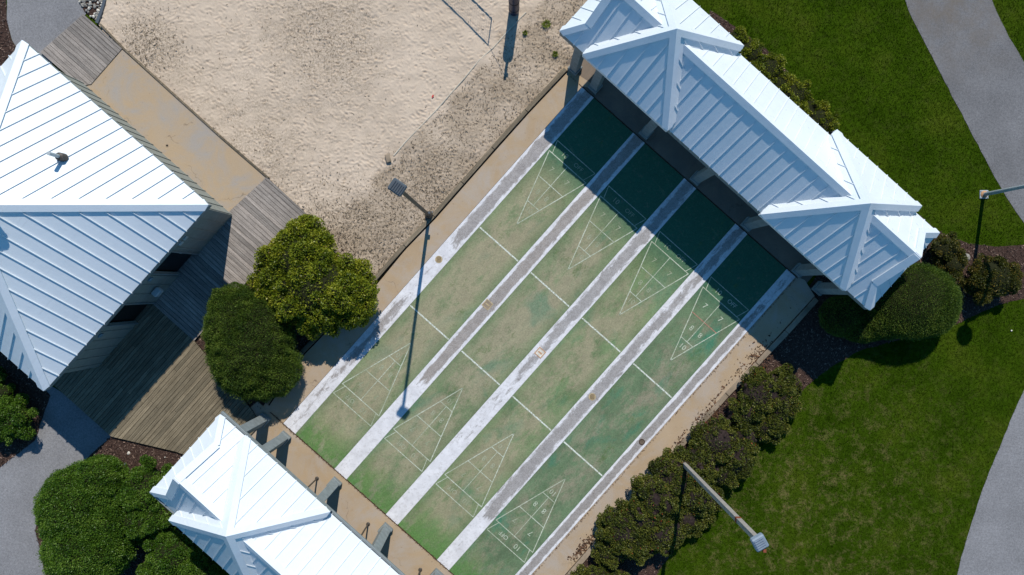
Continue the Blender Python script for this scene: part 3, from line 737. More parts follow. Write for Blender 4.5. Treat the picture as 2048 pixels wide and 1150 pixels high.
te = empty('ramp_kerb', (*W(385, 225), 0)); tag(te, 'thin timber edge between the tan ramp and the sand', 'edging')
ex, ey = W(385, 225)
q = WP([(200, 48), (246, 96), (345, 186), (440, 272), (537, 356)], .12)
for i in range(4):
    p0 = Vector(q[i]); p1 = Vector(q[i+1]); d = (p1-p0).normalized(); s = Vector((-d.y, d.x))*.03
    mb = MB(); mb.prism([tuple(v-Vector((ex, ey))) for v in (p0-s, p1-d*.01-s, p1-d*.01+s, p0+s)], -.03, .135); mb.build('timber', M['timber'], te)

# ------------------------------------------------------------------ metal roofs
def solid(poly3, n, th, mb):
    a = [Vector(p) for p in poly3]; b = [p-n*th for p in a]; k = len(a)
    mb.add(a+b, [tuple(range(k)), tuple(range(2*k-1, k-1, -1))]+[(i, i+k, (i+1) % k+k, (i+1) % k) for i in range(k)])
def roof_face(poly, spacing, root, mat, phase=0.5, rib_w=.019, rib_h=.023, th=.03, pname='roof_panel'):
    """poly: 3D points, first edge is the eave; every strip between seams is a panel of its own with its standing rib"""
    P = [Vector(p) for p in poly]; e = (P[1]-P[0]).normalized()
    n = Vector((0, 0, 0))
    for i in range(len(P)): n += P[i].cross(P[(i+1) % len(P)])
    n.normalize()
    if n.z < 0: n = -n
    s = n.cross(e)
    if s.z < 0: s = -s
    o = P[0]; Q = [((p-o).dot(e), (p-o).dot(s)) for p in P]
    k0 = min(q[0] for q in Q); k1 = max(q[0] for q in Q)
    cuts = [k0]; k = k0+spacing*phase
    while k < k1-.04: cuts.append(k); k += spacing
    cuts.append(k1)
    for i in range(len(cuts)-1):
        st = clip(clip(Q, 1, 0, cuts[i+1]), -1, 0, -cuts[i])
        if len(st) < 3 or area2(st) < .002: continue
        mb = MB(); p3 = [o+e*a+s*b for a, b in st]
        if (p3[1]-p3[0]).cross(p3[2]-p3[1]).dot(n) < 0: p3 = p3[::-1]
        solid(p3, n, th, mb)
        if i > 0:
            x = cuts[i]; ys = []
            for j in range(len(Q)):
                a, b = Q[j], Q[(j+1) % len(Q)]
                if (a[0]-x)*(b[0]-x) < 0: ys.append(a[1]+(b[1]-a[1])*(x-a[0])/(b[0]-a[0]))
            if len(ys) >= 2 and max(ys)-min(ys) > .06:
                y0_, y1_ = min(ys)-.015, max(ys)
                c = o+e*x+s*((y0_+y1_)/2)+n*(rib_h/2-.004); Mx = Matrix((e, s, n)).transposed()
                mb.box(c, (rib_w, y1_-y0_, rib_h+.008), M=Mx)
        mb.build(pname, mat, root)
    return n
def cap(p0, p1, sides, root, mat, w=.17, h=.042, name='ridge_cap'):
    """folded ridge/hip cap; sides: two of (n, start_dir or None, end_dir or None): lateral points follow those directions"""
    p0 = Vector(p0); p1 = Vector(p1); d = (p1-p0).normalized(); mb = MB(); up = Vector((0, 0, 1))
    for n, sdir, edir in sides:
        f = d.cross(n); 
        if f.z > 0 or (abs(f.z) < 1e-6): f = f if f.z < 0 else -f
        q0 = p0+(f*w if sdir is None else sdir*(w/sdir.dot(f)))
        q1 = p1+(f*w if edir is None else edir*(w/edir.dot(f)))
        z = up*(h/n.z)
        a, b, c_, e_ = p0+z, p1+z, q1+n*h, q0+n*h
        vs = [a, b, c_, e_, p0-n*.0, p1-n*.0, q1, q0]
        fs = [(0, 1, 2, 3), (3, 2, 6, 7), (1, 5, 6, 2), (0, 3, 7, 4)]
        if (b-a).cross(c_-b).dot(n) < 0: fs = [t[::-1] for t in fs]
        mb.add(vs, fs)
    return mb.build(name, mat, root)
def pyramid(root, cx, hs, z0, z1, spacing, mat, cy=0.0, fascia=.22, fmat=None, w=.17, h=.040, rib_h=.024):
    A = Vector((cx, cy, z1)); c = [Vector((cx+sx*hs, cy+sy*hs, z0)) for sx, sy in ((-1, -1), (1, -1), (1, 1), (-1, 1))]
    ns = []
    for i in range(4): ns.append(roof_face([c[i], c[(i+1) % 4], A], spacing, root, mat, phase=.5 if (2*hs/spacing) % 1 < .5 else .5, rib_h=rib_h))
    dn = []
    for i in range(4):
        m = (c[i]+c[(i+1) % 4])/2; dn.append((m-A).normalized())
    for i in range(4):
        # hip at corner i lies between face i (edge i->i+1) and face i-1
        e1 = (c[(i+1) % 4]-c[i]).normalized(); e0 = (c[(i-1) % 4]-c[i]).normalized()
        cap(A, c[i], [(ns[i], dn[i], e1), (ns[(i-1) % 4], dn[(i-1) % 4], e0)], root, mat, w, h, 'hip_cap')
    if fascia:
        for i in range(4):
            mid = (c[i]+c[(i+1) % 4])/2; out = Vector((mid.x-cx, mid.y-cy, 0)).normalized(); e = (c[(i+1) % 4]-c[i]).normalized()
            mb = MB(); L = 2*hs-(.06 if i % 2 else .0)
            mb.box((mid.x-out.x*.03, mid.y-out.y*.03, z0-fascia/2-.036), (L if abs(e.x) > .5 else .035, .035 if abs(e.x) > .5 else L, fascia)); mb.build('fascia', fmat, root)
    return ns

# --- shuffleboard shelters ---------------------------------------------------------
def shelter(label, x, y, rz, fmat):
    root = empty('shelter', (x, y, 0), rz); tag(root, label, 'shelter', 'open shelters at the ends of the courts')
    HL, HW, ZE, ZR, sk = 6.56, 1.64, 2.80, 4.37, .60
    m = (ZR-ZE)/HW; zs = ZE+sk*m
    for s in (-1, 1):
        poly = [(-s*HL, s*HW, ZE), (s*HL, s*HW, ZE), (s*(HL-sk), s*(HW-sk), zs), (s*(HL-sk), 0, ZR), (-s*(HL-sk), 0, ZR), (-s*(HL-sk), s*(HW-sk), zs)]
        roof_face(poly, .41, root, M['roof'])
        roof_face([(s*HL, -s*HW, ZE), (s*HL, s*HW, ZE), (s*(HL-sk), s*(HW-sk), zs), (s*(HL-sk), -s*(HW-sk), zs)], .41, root, M['roof'])
        xg = s*(HL-sk-.05); mb = MB()
        solid([(xg, -(HW-sk), zs-.02), (xg, (HW-sk), zs-.02), (xg, 0, ZR-.05)], Vector((s, 0, 0)), .03, mb); mb.build('gable_end', M['whitetrim'], root)
    nS = Vector((0, -m, 1)).normalized(); nN = Vector((0, m, 1)).normalized(); nE = Vector((m, 0, 1)).normalized(); nW = Vector((-m, 0, 1)).normalized()
    cap((-(HL-sk)-.06, 0, ZR), ((HL-sk)+.06, 0, ZR), [(nS, None, None), (nN, None, None)], root, M['roof'])
    for sx, nE_ in ((1, nE), (-1, nW)):
        for sy, nn in ((1, nN), (-1, nS)):
            c0 = Vector((sx*(HL-sk), sy*(HW-sk), zs)); c1 = Vector((sx*HL, sy*HW, ZE))
            cap(c0, c1, [(nn, None, Vector((-sx, 0, 0))), (nE_, None, Vector((0, -sy, 0)))], root, M['roof'], .15, .052, 'hip_cap')
            # rake cap: lies on the slope along the gable edge, projecting a little past it
            g0 = Vector((sx*(HL-sk+.07), 0, ZR)); g1 = Vector((sx*(HL-sk+.07), sy*(HW-sk+.03), zs-.03*m)); mb = MB()
            i = Vector((-sx*.24, 0, 0)); pl = [g0, g1, g1+i, g0+i]
            if (pl[1]-pl[0]).cross(pl[2]-pl[1]).dot(nn) < 0: pl = pl[::-1]
            solid([p+nn*.058 for p in pl], nn, .07, mb); mb.build('rake_cap', M['roof'], root)
    for cx in (-3.72, 3.72):
        pyramid(root, cx, 1.78, 3.05, 4.85, .41, M['roof'], fmat=M['whitetrim'] if fmat is None else fmat, fascia=.16)
    fm = M['trim'] if fmat is None else fmat
    for s in (-1, 1):
        mb = MB(); mb.box((0, s*(HW-.035), ZE-.036-.13), (2*HL-.02, .05, .26)); mb.build('fascia', fm, root)
        mb = MB(); mb.box((s*(HL-.035), 0, ZE-.036-.13), (.05, 2*HW-.13, .26)); mb.build('fascia', fm, root)
        if fmat is not None: mb = MB(); mb.box((0, s*(HW+.045), ZE-.075), (2*HL+.06, .09, .10)); mb.build('gutter', fm, root, bevel=.015) if fmat is not None else None
        mb = MB(); mb.box((0, s*1.40, 2.40), (2*5.95, .22, .28)); mb.build('beam', M['post'], root)
    mb = MB(); mb.box((0, 0, 2.57), (2*HL-.16, 2*HW-.16, .03)); mb.build('soffit', M['soffit'], root)
    xs = (-5.8, -4.84, -2.42, 0, 2.42, 4.84, 5.8)
    for s in (-1, 1):
        for x_ in xs:
            mb = MB(); mb.box((x_, s*1.40, 1.16), (.30, .30, 2.2)); p = mb.build('post', M['post'], root, bevel=.01)
            mb = MB(); mb.box((x_, s*1.40, .16), (.38, .38, .20)); mb.build('base_trim', M['trim'], p, bevel=.012)
    return root
CEN = W(1391, 359)
angTR = -math.radians(42.0)
tr = shelter('long white metal roofed shelter with two hipped peaks beside the upper lawn, shading the courts', 7.465, 4.89, angTR, None)
bl = shelter('white metal roofed shelter at the lower end of the courts, cut off by the frame', -5.40, -9.59, math.pi-math.radians(42.0), M['trim'])
# thin poles on the court side of the lower shelter
for k, (x_, y_, lb) in enumerate([(635, 956, 'thin dark pole before the lower shelter, nearest the large deck'), (737, 1047, 'thin dark pole before the lower shelter, middle of three'), (841, 1138, 'thin dark pole before the lower shelter, lowest in the frame')]):
    px0, py0 = W(x_, y_); root = empty('thin_pole', (px0, py0, ZC)); tag(root, lb, 'pole', 'thin dark poles before the lower shelter')
    mb = MB(); mb.tube((0, 0, 0), (-.0, 0, 2.3), .028, .028, 10); mb.build('pole', M['bronze'], root)
    mb = MB(); mb.lathe([(.07, 0), (.07, .015), (.035, .03), (.001, .03)], (0, 0, 0), 14); mb.build('foot_plate', M['bronze'], root)

# --- big square building -------------------------------------------------------------
bb = empty('building', (-14.91, 2.24, 0), math.radians(48.5)); tag(bb, 'large square building with a pyramid roof of white standing seam metal', 'building')
HS = 3.87; pyramid(bb, 0, HS, 3.0, 5.8, .43, M['roof'], fmat=M['trim'], fascia=.20, w=.18, h=.06, rib_h=.040)
HWL = 3.57
for i, (nx_, ny_) in enumerate(((1, 0), (0, 1), (-1, 0), (0, -1))):
    # local +X -> world 48.5deg (NE), local -Y -> world SE
    o = Vector((nx_, ny_, 0)); t = Vector((-ny_, nx_, 0)); L = 2*HWL if nx_ else 2*HWL-.2
    doors = []
    if (nx_, ny_) == (0, -1): doors = [1.27, -1.02]      # along t = local +X ... measured from the right-hand corner
    def wbox(t0, t1, z0, z1, name, mat, off=0.0, th=.1, par=bb, bev=0):
        mb = MB(); c = o*(HWL-.05+off)+t*((t0+t1)/2); ang = math.atan2(t.y, t.x)
        mb.box((c.x, c.y, (z0+z1)/2), (t1-t0, th, z1-z0), ang); return mb.build(name, mat, par, bevel=bev)
    segs = []; cur = -L/2
    for dpos in sorted(doors): segs.append((cur, dpos-.46)); cur = dpos+.46
    segs.append((cur, L/2))
    for a, b in segs: wbox(a, b, 0, 2.95, 'wall', M['wall'])
    for dpos in doors:
        wbox(dpos-.46, dpos+.46, 2.12, 2.95, 'wall', M['wall'])
        dd_ = wbox(dpos-.46, dpos+.46, .12, 2.12, 'door', M['glassdark'], -.12, .05)
        wbox(dpos-.50, dpos-.46, .12, 2.16, 'door_frame', M['trim'], .07, .05); wbox(dpos+.46, dpos+.50, .12, 2.16, 'door_frame', M['trim'], .07, .05)
        wbox(dpos-.46, dpos+.46, 2.12, 2.17, 'door_frame', M['trim'], .07, .05)
        wbox(dpos+.33, dpos+.38, 1.0, 1.12, 'handle', M['polepale'], -.075, .04, dd_)
    x_ = -L/2+.06
    while x_ < L/2:
        if all(abs(x_-dpos) > .53 for dpos in doors): wbox(x_-.022, x_+.022, .12, 2.9, 'batten', M['wall'], .062, .024)
        x_ += .41
mb = MB(); mb.box((0, 0, 2.93), (2*HS-.12, 2*HS-.12, .03)); mb.build('soffit', M['soffit'], bb)
# wall lamps and small sign plates on the shaded door side
for (tx, z_, nm, mt) in ((2.35, 2.0, 'sign_plate', M['polepale']), (2.12, 2.0, 'sign_plate', M['polepale']), (.55, 1.9, 'wall_light', M['lens']), (-1.9, 1.9, 'wall_light', M['lens'])):
    mb = MB(); mb.box((tx, -HWL-.03, z_), (.16, .06, .16)); mb.build(nm, mt, bb, bevel=.01)
mb = MB(); mb.box((.1, -HWL-.16, 1.05), (.30, .22, .25)); df = mb.build('drinking_fountain', M['polepale'], bb, bevel=.03)
# cupola on the apex (mostly outside the frame)
cu = MB(); cu.box((0, 0, 5.55), (.8, .8, 1.0)); cu.build('cupola', M['whitetrim'], bb)
pyramid(bb, 0, .55, 6.05, 6.55, .40, M['roof'], fmat=M['whitetrim'], fascia=.10, w=.09, h=.03)
# vent pipe on the sunlit slope
vp = Vector((-14.91, 2.24, 0)); vx, vy = W(119, 313, 4.35)
loc = Matrix.Rotation(-math.radians(48.5), 3, 'Z') @ Vector((vx+14.91, vy-2.24, 0))
mb = MB(); mb.tube((loc.x, loc.y, 4.2), (loc.x, loc.y, 4.85), .055, .055, 14); vpo = mb.build('vent_pipe', M['polepale'], bb)
mb = MB(); mb.lathe([(.13, -.14), (.12, .10), (.07, .13), (.056, .14)], (loc.x, loc.y, 4.28), 14); mb.build('flashing', M['bronze'], vpo)

# ------------------------------------------------------------------ shrubs
def shrub(name, label, blobs, leafmat, leaf=.05, dens=1500, elong=2.2, bump=.0, sub=0, subr=.22, seed=0, group=None, cat='shrub', holes=0.0, outward=.55, core='core'):
    """blobs: (px, py, radius_x_px, radius_y_px, height m); positions are read at the widest level"""
    r = np.random.default_rng(seed); E = []
    for (px_, py_, rx, ry, h) in blobs:
        zc = h*.48; s = (CAM_H-zc)/(PPM*CAM_H); x, y = W(px_, py_, zc); E.append((x, y, zc, rx*s, ry*s, h*.52))
    bx, by = E[0][0], E[0][1]
    root = empty(name, (bx, by, 0)); tag(root, label, cat, group)
    E = [(x-bx, y-by, z, a, b, c) for x, y, z, a, b, c in E]
    lobes = [np.array(e) for e in E]
    if sub:
        extra = []
        for e in E:
            A = 4*math.pi*((e[3]*e[4]+e[3]*e[5]+e[4]*e[5])/3)
            for _ in range(int(A*sub)):
                d = r.normal(size=3); d /= np.linalg.norm(d); d[2] = abs(d[2])*1.0-.25
                f = r.uniform(.70, 1.10); q = r.uniform(.55, 1.45)*subr
                extra.append(np.array((e[0]+d[0]*e[3]*f, e[1]+d[1]*e[4]*f, max(.12, e[2]+d[2]*e[5]*f), q, q, q*.85)))
        big = [np.array((e[0], e[1], e[2], e[3]*.80, e[4]*.80, e[5]*.78)) for e in lobes]
        lobes = extra+big
    Pts = []; Nrm = []
    for e in lobes:
        A = 4*math.pi*((e[3]*e[4])**1.6/3+(e[3]*e[5])**1.6/3+(e[4]*e[5])**1.6/3)**(1/1.6)
        n = int(A*dens*(1.7 if sub and e[3] < .5 else 1))
        d = r.normal(size=(n, 3)); d /= np.linalg.norm(d, axis=1)[:, None]
        small = sub and e[3] < .5
        f = (1-np.abs(r.normal(0, .22, n))[:, None]) if small else 1+r.normal(0, .035, n)[:, None]
        p = e[:3]+d*e[3:]*f
        nn = d/e[3:]; nn /= np.linalg.norm(nn, axis=1)[:, None]
        ok = (p[:, 2] > .04) & (nn[:, 2] > -.45)
        Pts.append(p[ok]); Nrm.append(nn[ok])
    lab = np.concatenate([np.full(len(p), i) for i, p in enumerate(Pts)])
    P = np.concatenate(Pts); Nn = np.concatenate(Nrm)
    ok = np.ones(len(P), bool)
    for i, e in enumerate(lobes):
        q = ((P-e[:3])/(e[3:]*(.93 if not sub else .6))); ins = (q*q).sum(1) < 1
        ok &= ~(ins & (lab != i))
    if bump:
        P = P+Nn*(bump*waves(P, 2.2, 16, seed))[:, None]
    if holes: ok &= waves(P, 1.6, 16, seed+5) > (-2+holes)
    P = P[ok]; Nn = Nn[ok]; n = len(P)
    dr = Nn*outward+r.normal(0, .55, (n, 3)); dr[:, 2] += .15; dr /= np.linalg.norm(dr, axis=1)[:, None]
    sd = np.cross(dr, r.normal(size=(n, 3))+Nn*.0); sd /= np.linalg.norm(sd, axis=1)[:, None]
    L = leaf*r.uniform(.6, 1.4, n)[:, None]; w = L/elong
    Vt = np.stack([P-dr*L*.4, P+sd*w*.5, P+dr*L*.6, P-sd*w*.5], 1).reshape(-1, 3)
    tint = np.clip(.5+.20*waves(P, 1.4, 12, seed+3)+.22*r.normal(size=n), 0, .93); tint[r.uniform(0, 1, n) < .006] = 1.0
    fo = link('foliage', npmesh('foliage', Vt, np.arange(4*n).reshape(n, 4), {'tint': np.repeat(tint, 4)}), leafmat, root)
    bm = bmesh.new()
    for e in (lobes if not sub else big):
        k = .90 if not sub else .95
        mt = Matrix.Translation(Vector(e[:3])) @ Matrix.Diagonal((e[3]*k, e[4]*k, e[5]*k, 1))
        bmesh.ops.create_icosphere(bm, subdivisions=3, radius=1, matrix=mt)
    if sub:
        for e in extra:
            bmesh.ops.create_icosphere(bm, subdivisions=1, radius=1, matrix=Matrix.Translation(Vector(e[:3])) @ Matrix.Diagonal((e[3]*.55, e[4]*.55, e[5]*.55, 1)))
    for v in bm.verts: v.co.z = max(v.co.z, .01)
    me = bpy.data.meshes.new('filler_core'); bm.to_mesh(me); bm.free(); link('filler_core', me, M[core], root)  # solid core added behind the leaves to block light
    mb = MB()
    for k in range(4):
        a = k*1.6+seed; mb.tube((.05*math.cos(a), .05*math.sin(a), 0), (.35*E[0][3]*math.cos(a), .35*E[0][4]*math.sin(a), E[0][2]), .03, .015, 7)
    mb.build('stem', M['bark'], root)
    return root
Y, HLY, OL, RD, GD = M['leaf_yew'], M['leaf_holly'], M['leaf_olive'], M['leaf_red'], M['leaf_gold']
shrub('clipped_shrub', 'large dark clipped shrub between the brown deck and the court walkway',
      [(502, 690, 84, 104, 1.75), (480, 660, 66, 80, 1.7), (525, 735, 74, 62, 1.55), (470, 620, 50, 50, 1.35)], Y, .055, 4600, 3.6, bump=.055, seed=1, outward=.9)
shrub('leafy_shrub', 'large loose yellow green shrub beside the sand, casting a lacy shadow on the courts',
      [(640, 580, 92, 82, 2.15), (600, 520, 70, 62, 1.9), (690, 590, 58, 60, 1.9), (560, 560, 50, 50, 1.6), (610, 480, 42, 34, 1.5)], OL, .075, 420, 2.0, sub=5.5, subr=.26, seed=2, holes=.55)
shrub('round_shrub', 'biggest green shrub by the lower left path, left of two others',
      [(165, 1015, 82, 84, 1.9), (200, 965, 52, 50, 1.7), (178, 1090, 84, 80, 1.9), (205, 1050, 56, 70, 1.8)], HLY, .05, 4200, 2.0, bump=.05, seed=3)
shrub('round_shrub', 'green shrub between the biggest one and the lower shelter roof',
      [(290, 985, 52, 58, 1.45), (315, 1030, 42, 44, 1.3), (275, 1040, 44, 44, 1.4)], HLY, .055, 1300, 2.0, sub=6, subr=.17, seed=4)
shrub('round_shrub', 'green shrub at the bottom edge under the lower shelter eave',
      [(348, 1110, 54, 50, 1.4), (390, 1150, 54, 44, 1.3), (320, 1160, 40, 40, 1.3)], HLY, .055, 1300, 2.0, sub=6, subr=.17, seed=5)
shrub('low_shrub', 'small shrub at the left edge below the big roof corner', [(22, 838, 46, 42, 1.0), (2, 850, 36, 40, .95)], HLY, .06, 1100, 2.2, sub=4, subr=.18, seed=6)
shrub('low_shrub', 'tiny shrub at the left edge tucked under the roof eave', [(5, 785, 24, 20, .8), (-10, 750, 26, 24, .8)], HLY, .06, 1100, 2.2, sub=4, subr=.15, seed=7)
shrub('clipped_shrub', 'smooth domed clipped shrub at the lawn corner of the long shelter', [(1822, 602, 92, 74, 1.6), (1855, 610, 58, 62, 1.45), (1775, 635, 62, 42, 1.2), (1740, 652, 40, 30, .9)], Y, .045, 4200, 3.0, bump=.01, seed=8, outward=1.1)
shrub('clipped_shrub', 'dark clipped shrub in the shade under the shelter corner', [(1685, 632, 44, 40, 1.0), (1722, 655, 38, 30, .9)], Y, .05, 3000, 3.0, bump=.02, seed=9, outward=1.0)
shrub('bushy_shrub', 'yellow and rust coloured bush on the right bed near the frame edge', [(1988, 556, 46, 46, 1.1), (1960, 570, 32, 34, .9)], GD, .06, 900, 2.2, sub=5, subr=.17, seed=10, holes=.5)
shrub('bushy_shrub', 'olive bush between the shelter corner and the grey boulder', [(1888, 498, 34, 30, .9), (1905, 530, 28, 28, .8)], GD, .055, 900, 2.2, sub=5, subr=.15, seed=11, holes=.5)
G_ = 'hedge shrubs between the lower walkway and the lawn'
hedge = [('hedge shrub nearest the long shelter, against the bare mulch', [(1522, 790, 48, 48, .95), (1558, 800, 36, 56, .8), (1500, 820, 40, 34, .8), (1535, 845, 38, 36, .7), (1480, 830, 34, 26, .6), (1496, 858, 30, 30, .55), (1580, 770, 26, 30, .5)]),
         ('hedge shrub behind the top of the tall lamp pole', [(1437, 885, 50, 46, 1.0), (1470, 915, 38, 46, .9), (1408, 910, 46, 34, .9), (1440, 940, 40, 36, .8), (1490, 870, 30, 34, .6), (1400, 950, 36, 36, .8)]),
         ('largest hedge shrub, just left of where the tall lamp pole rises', [(1358, 955, 62, 52, 1.2), (1315, 995, 62, 56, 1.3), (1385, 985, 44, 44, 1.1), (1290, 1030, 56, 44, 1.2), (1410, 1000, 36, 40, .8), (1370, 1035, 36, 34, .8)]),
         ('hedge shrub with red tips below the largest one', [(1245, 1060, 48, 48, 1.15), (1270, 1090, 44, 34, 1.0), (1325, 1060, 50, 46, 1.1), (1225, 1100, 40, 34, .8)]),
         ('lowest hedge shrub cut off by the bottom of the frame', [(1190, 1160, 44, 30, .8), (1235, 1165, 40, 28, .8)])]
for k, (lb, bl_) in enumerate(hedge):
    shrub('bushy_shrub', lb, bl_, RD, .06, 900, 2.0, sub=8, subr=.15, seed=20+k, group=G_, holes=1.1, core='woody')
def grow(L_): return [(a, b+2, c*1.15, d*1.15, e*.75) for a, b, c, d, e in L_]
back = [('low shrub behind the long shelter, nearest the top of the frame', [(1500, 100, 26, 26, .6), (1478, 75, 22, 20, .5)]), ('low shrub behind the long shelter, second from the top', [(1540, 135, 28, 26, .6), (1520, 125, 20, 20, .5)]),
        ('low shrub behind the long shelter, third from the top', [(1590, 185, 30, 28, .6), (1565, 165, 24, 20, .5)]), ('low shrub behind the long shelter, nearest its second peak', [(1640, 240, 30, 30, .65), (1615, 212, 24, 22, .5)])]
for k, (lb, bl_) in enumerate(back):
    shrub('low_shrub', lb, grow(bl_), OL, .05, 1000, 2.0, sub=7, subr=.14, seed=40+k, group='low shrubs behind the long shelter', holes=.7)
# weeds on the rough sand
for k, (x_, y_, rr_, lb) in enumerate([(1092, 50, 12, 'small green weed on the rough sand, furthest up'), (1110, 110, 9, 'small green weed on the rough sand near the shelter corner'), (1050, 68, 7, 'tiny green weed beside the padded post shadow')]):
    n = 90; r2 = np.random.default_rng(k); c0 = W(x_, y_)
    a = r2.uniform(0, 6.28, n); L = rr_/PPM*r2.uniform(.2, .95, n)
    b0 = np.column_stack([np.zeros(n), np.zeros(n), np.full(n, .06)]); d0 = np.column_stack([np.cos(a)*L, np.sin(a)*L, r2.uniform(.02, .12, n)])
    s0 = np.column_stack([-np.sin(a), np.cos(a), np.zeros(n)])*.012
    Vt = np.stack([b0+d0*.3-s0*.4, b0+d0*.7-s0, b0+d0, b0+d0*.7+s0], 1).reshape(-1, 3)
    o = link('weed', npmesh('weed', Vt, np.arange(4*n).reshape(n, 4), {'tint': np.repeat(r2.uniform(0, .55, n), 4)}), OL, None, (c0[0], c0[1], 0)); tag(o, lb, 'weed')

# ------------------------------------------------------------------ lamps
def pole_parts(root, h, r0, r1, mat, sq=False):
    mb = MB()
    if sq: mb.box((0, 0, h/2), (r0*2, r0*2, h))
    else: mb.tube((0, 0, 0), (0, 0, h), r0, r1, 14)
    mb.build('pole', mat, root, smooth=False)
    mb = MB(); mb.box((0, 0, .02), (.30, .30, .03)); bp = mb.build('base_plate', mat, root, bevel=.006)
    for a in range(4):
        mb = MB(); t = a*math.pi/2+math.pi/4; mb.tube((.16*math.cos(t), .16*math.sin(t), .035), (.16*math.cos(t), .16*math.sin(t), .07), .016, .016, 6); mb.build('bolt', M['polepale'], bp)
def flood(root, z, ang, housing, tilt=0.25, d=(.40, .34, .15), off=.16):
    Mx = Matrix.Rotation(ang, 3, 'Z') @ Matrix.Rotation(tilt, 3, 'Y')
    c = Matrix.Rotation(ang, 3, 'Z') @ Vector((off, 0, 0)); c = Vector((c.x, c.y, z))
    mb = MB(); mb.box(c, d, M=Mx); hd = mb.build('lamp_head', housing, root, bevel=.03)
    for k in range(5):
        mb = MB(); mb.box(c+Mx @ Vector((-.12+k*.06, 0, d[2]/2+.012)), (.012, d[1]*.7, .03), M=Mx); mb.build('cooling_fin', housing, hd)
    mb = MB(); mb.box(c-Mx @ Vector((0, 0, d[2]/2+.004)), (d[0]*.8, d[1]*.8, .012), M=Mx); mb.build('lens', M['lens'], hd)
    mb = MB(); mb.tube((0, 0, z-.15), (c.x, c.y, c.z-.02), .03, .03, 8); mb.build('bracket', housing, root)
x, y = W(859, 431); l1 = empty('lamp_post', (x, y, .05)); tag(l1, 'dark bronze lamp post rising from the timber edging beside the sand', 'lamp post')
pole_parts(l1, 7.0, .06, .055, M['bronze']); flood(l1, 7.1, math.radians(-35), M['housing'], .12, off=.03)
mb = MB(); mb.lathe([(.14, 0), (.14, .10), (.10, .22), (.06, .28)], (0, 0, .02), 16); mb.build('base_cover', M['bronze'], l1)
mb = MB(); mb.box((.09, .0, .8), (.08, .08, .12)); mb.build('junction_box', M['housing'], l1, bevel=.01)
x, y = W(1357, 917); l2 = empty('lamp_post', (x, y, 0)); tag(l2, 'tall grey brown lamp post standing in the hedge, pale square head', 'lamp post')
pole_parts(l2, 8.0, .062, .062, M['polegrey'], True); flood(l2, 8.1, math.radians(-60), M['housingpale'], .15, (.36, .33, .16), .05)
mb = MB(); mb.box((0, 0, 6.6), (.14, .14, .12)); mb.build('rusty_collar', M['rust'], l2)
mb = MB(); mb.box((.16, -.26, 8.06), (.08, .08, .08)); mb.build('photocell', M['rust'], l2, bevel=.01)
x, y = W(1967, 389); l3 = empty('lamp_post', (x, y, 0)); tag(l3, 'pale grey round lamp post on the lawn at the right edge', 'lamp post')
pole_parts(l3, 4.9, .068, .055, M['polepale'])
mb = MB(); mb.lathe([(.06, 0), (.15, .02), (.27, .12), (.29, .25), (.22, .40), (.08, .47), (.01, .48)], (0, 0, 4.85), 20); mb.build('lamp_globe', M['housingpale'], l3, smooth=True)
mb = MB(); mb.lathe([(.13, 0), (.13, .05), (.08, .09)], (0, 0, 0), 16); mb.build('base_cover', M['orange'], l3)

# ------------------------------------------------------------------ volleyball court gear
x, y = W(1028, 24); vp = empty('volleyball_post', (x, y, .05)); tag(vp, 'volleyball post wrapped in a dark blue pad at the top of the frame', 'volleyball post')
mb = MB(); mb.tube((0, 0, 0), (0, 0, 2.45), .05, .05, 14); mb.build('pole', M['bronze'], vp)
mb = MB(); mb.lathe([(.17, 0.02), (.185, .06), (.185, 1.62), (.17, 1.68), (.06, 1.69)], (0, 0, 0), 20); pd = mb.build('pad', M['navy'], vp)
for z_ in (.35, .95, 1.5):
    mb = MB(); mb.lathe([(.187, 0), (.191, .005), (.191, .045), (.187, .05)], (0, 0, z_), 20); mb.build('strap', M['net'], pd)
mb = MB(); mb.box((.06, 0, 2.3), (.08, .06, .12)); mb.build('winch', M['housing'], vp)
nA = Vector((*W(994, -39), 0)); nd = Vector((-.71, .704, 0)); nB = nA+nd*8.5
nt = empty('volleyball_net', nA); tag(nt, 'volleyball net just beyond the top edge, seen by its shadow on the sand', 'volleyball net')
rot = Matrix.Rotation(math.atan2(nd.y, nd.x), 3, 'Z')
for z_ in (2.40, 1.45):
    mb = MB(); c = nd*4.25; mb.box((c.x, c.y, z_), (8.5, .015, .065), M=rot); mb.build('tape', M['net'], nt)
for t_ in (0, 8.5):
    mb = MB(); c = nd*t_; mb.tube((c.x, c.y, 1.45), (c.x, c.y, 2.4), .018, .018, 8); mb.build('side_rod', M['net'], nt)
mb = MB()
for k in range(1, 85): 
    c = nd*(k*.1); mb.box((c.x, c.y, 1.925), (.0025, .0025, .90))
for k in range(1, 9):
    c = nd*4.25; mb.box((c.x, c.y, 1.45+k*.105), (8.5, .0025, .0025), M=rot)
o = mb.build('net_mesh', M['net'], nt); o['kind'] = 'stuff'
mb = MB(); pt = Vector((*W(1028, 24), 2.4))-nA; pt.z = 2.4; mb.tube((0, 0, 2.38), pt, .008, .008, 6); mb.build('tension_rope', M['net'], nt)
v2 = empty('volleyball_post', (nB.x+nd.x*.6, nB.y+nd.y*.6, .05)); tag(v2, 'far volleyball post beyond the top of the frame', 'volleyball post')
mb = MB(); mb.tube((0, 0, 0), (0, 0, 2.45), .05, .05, 14); mb.build('pole', M['bronze'], v2)
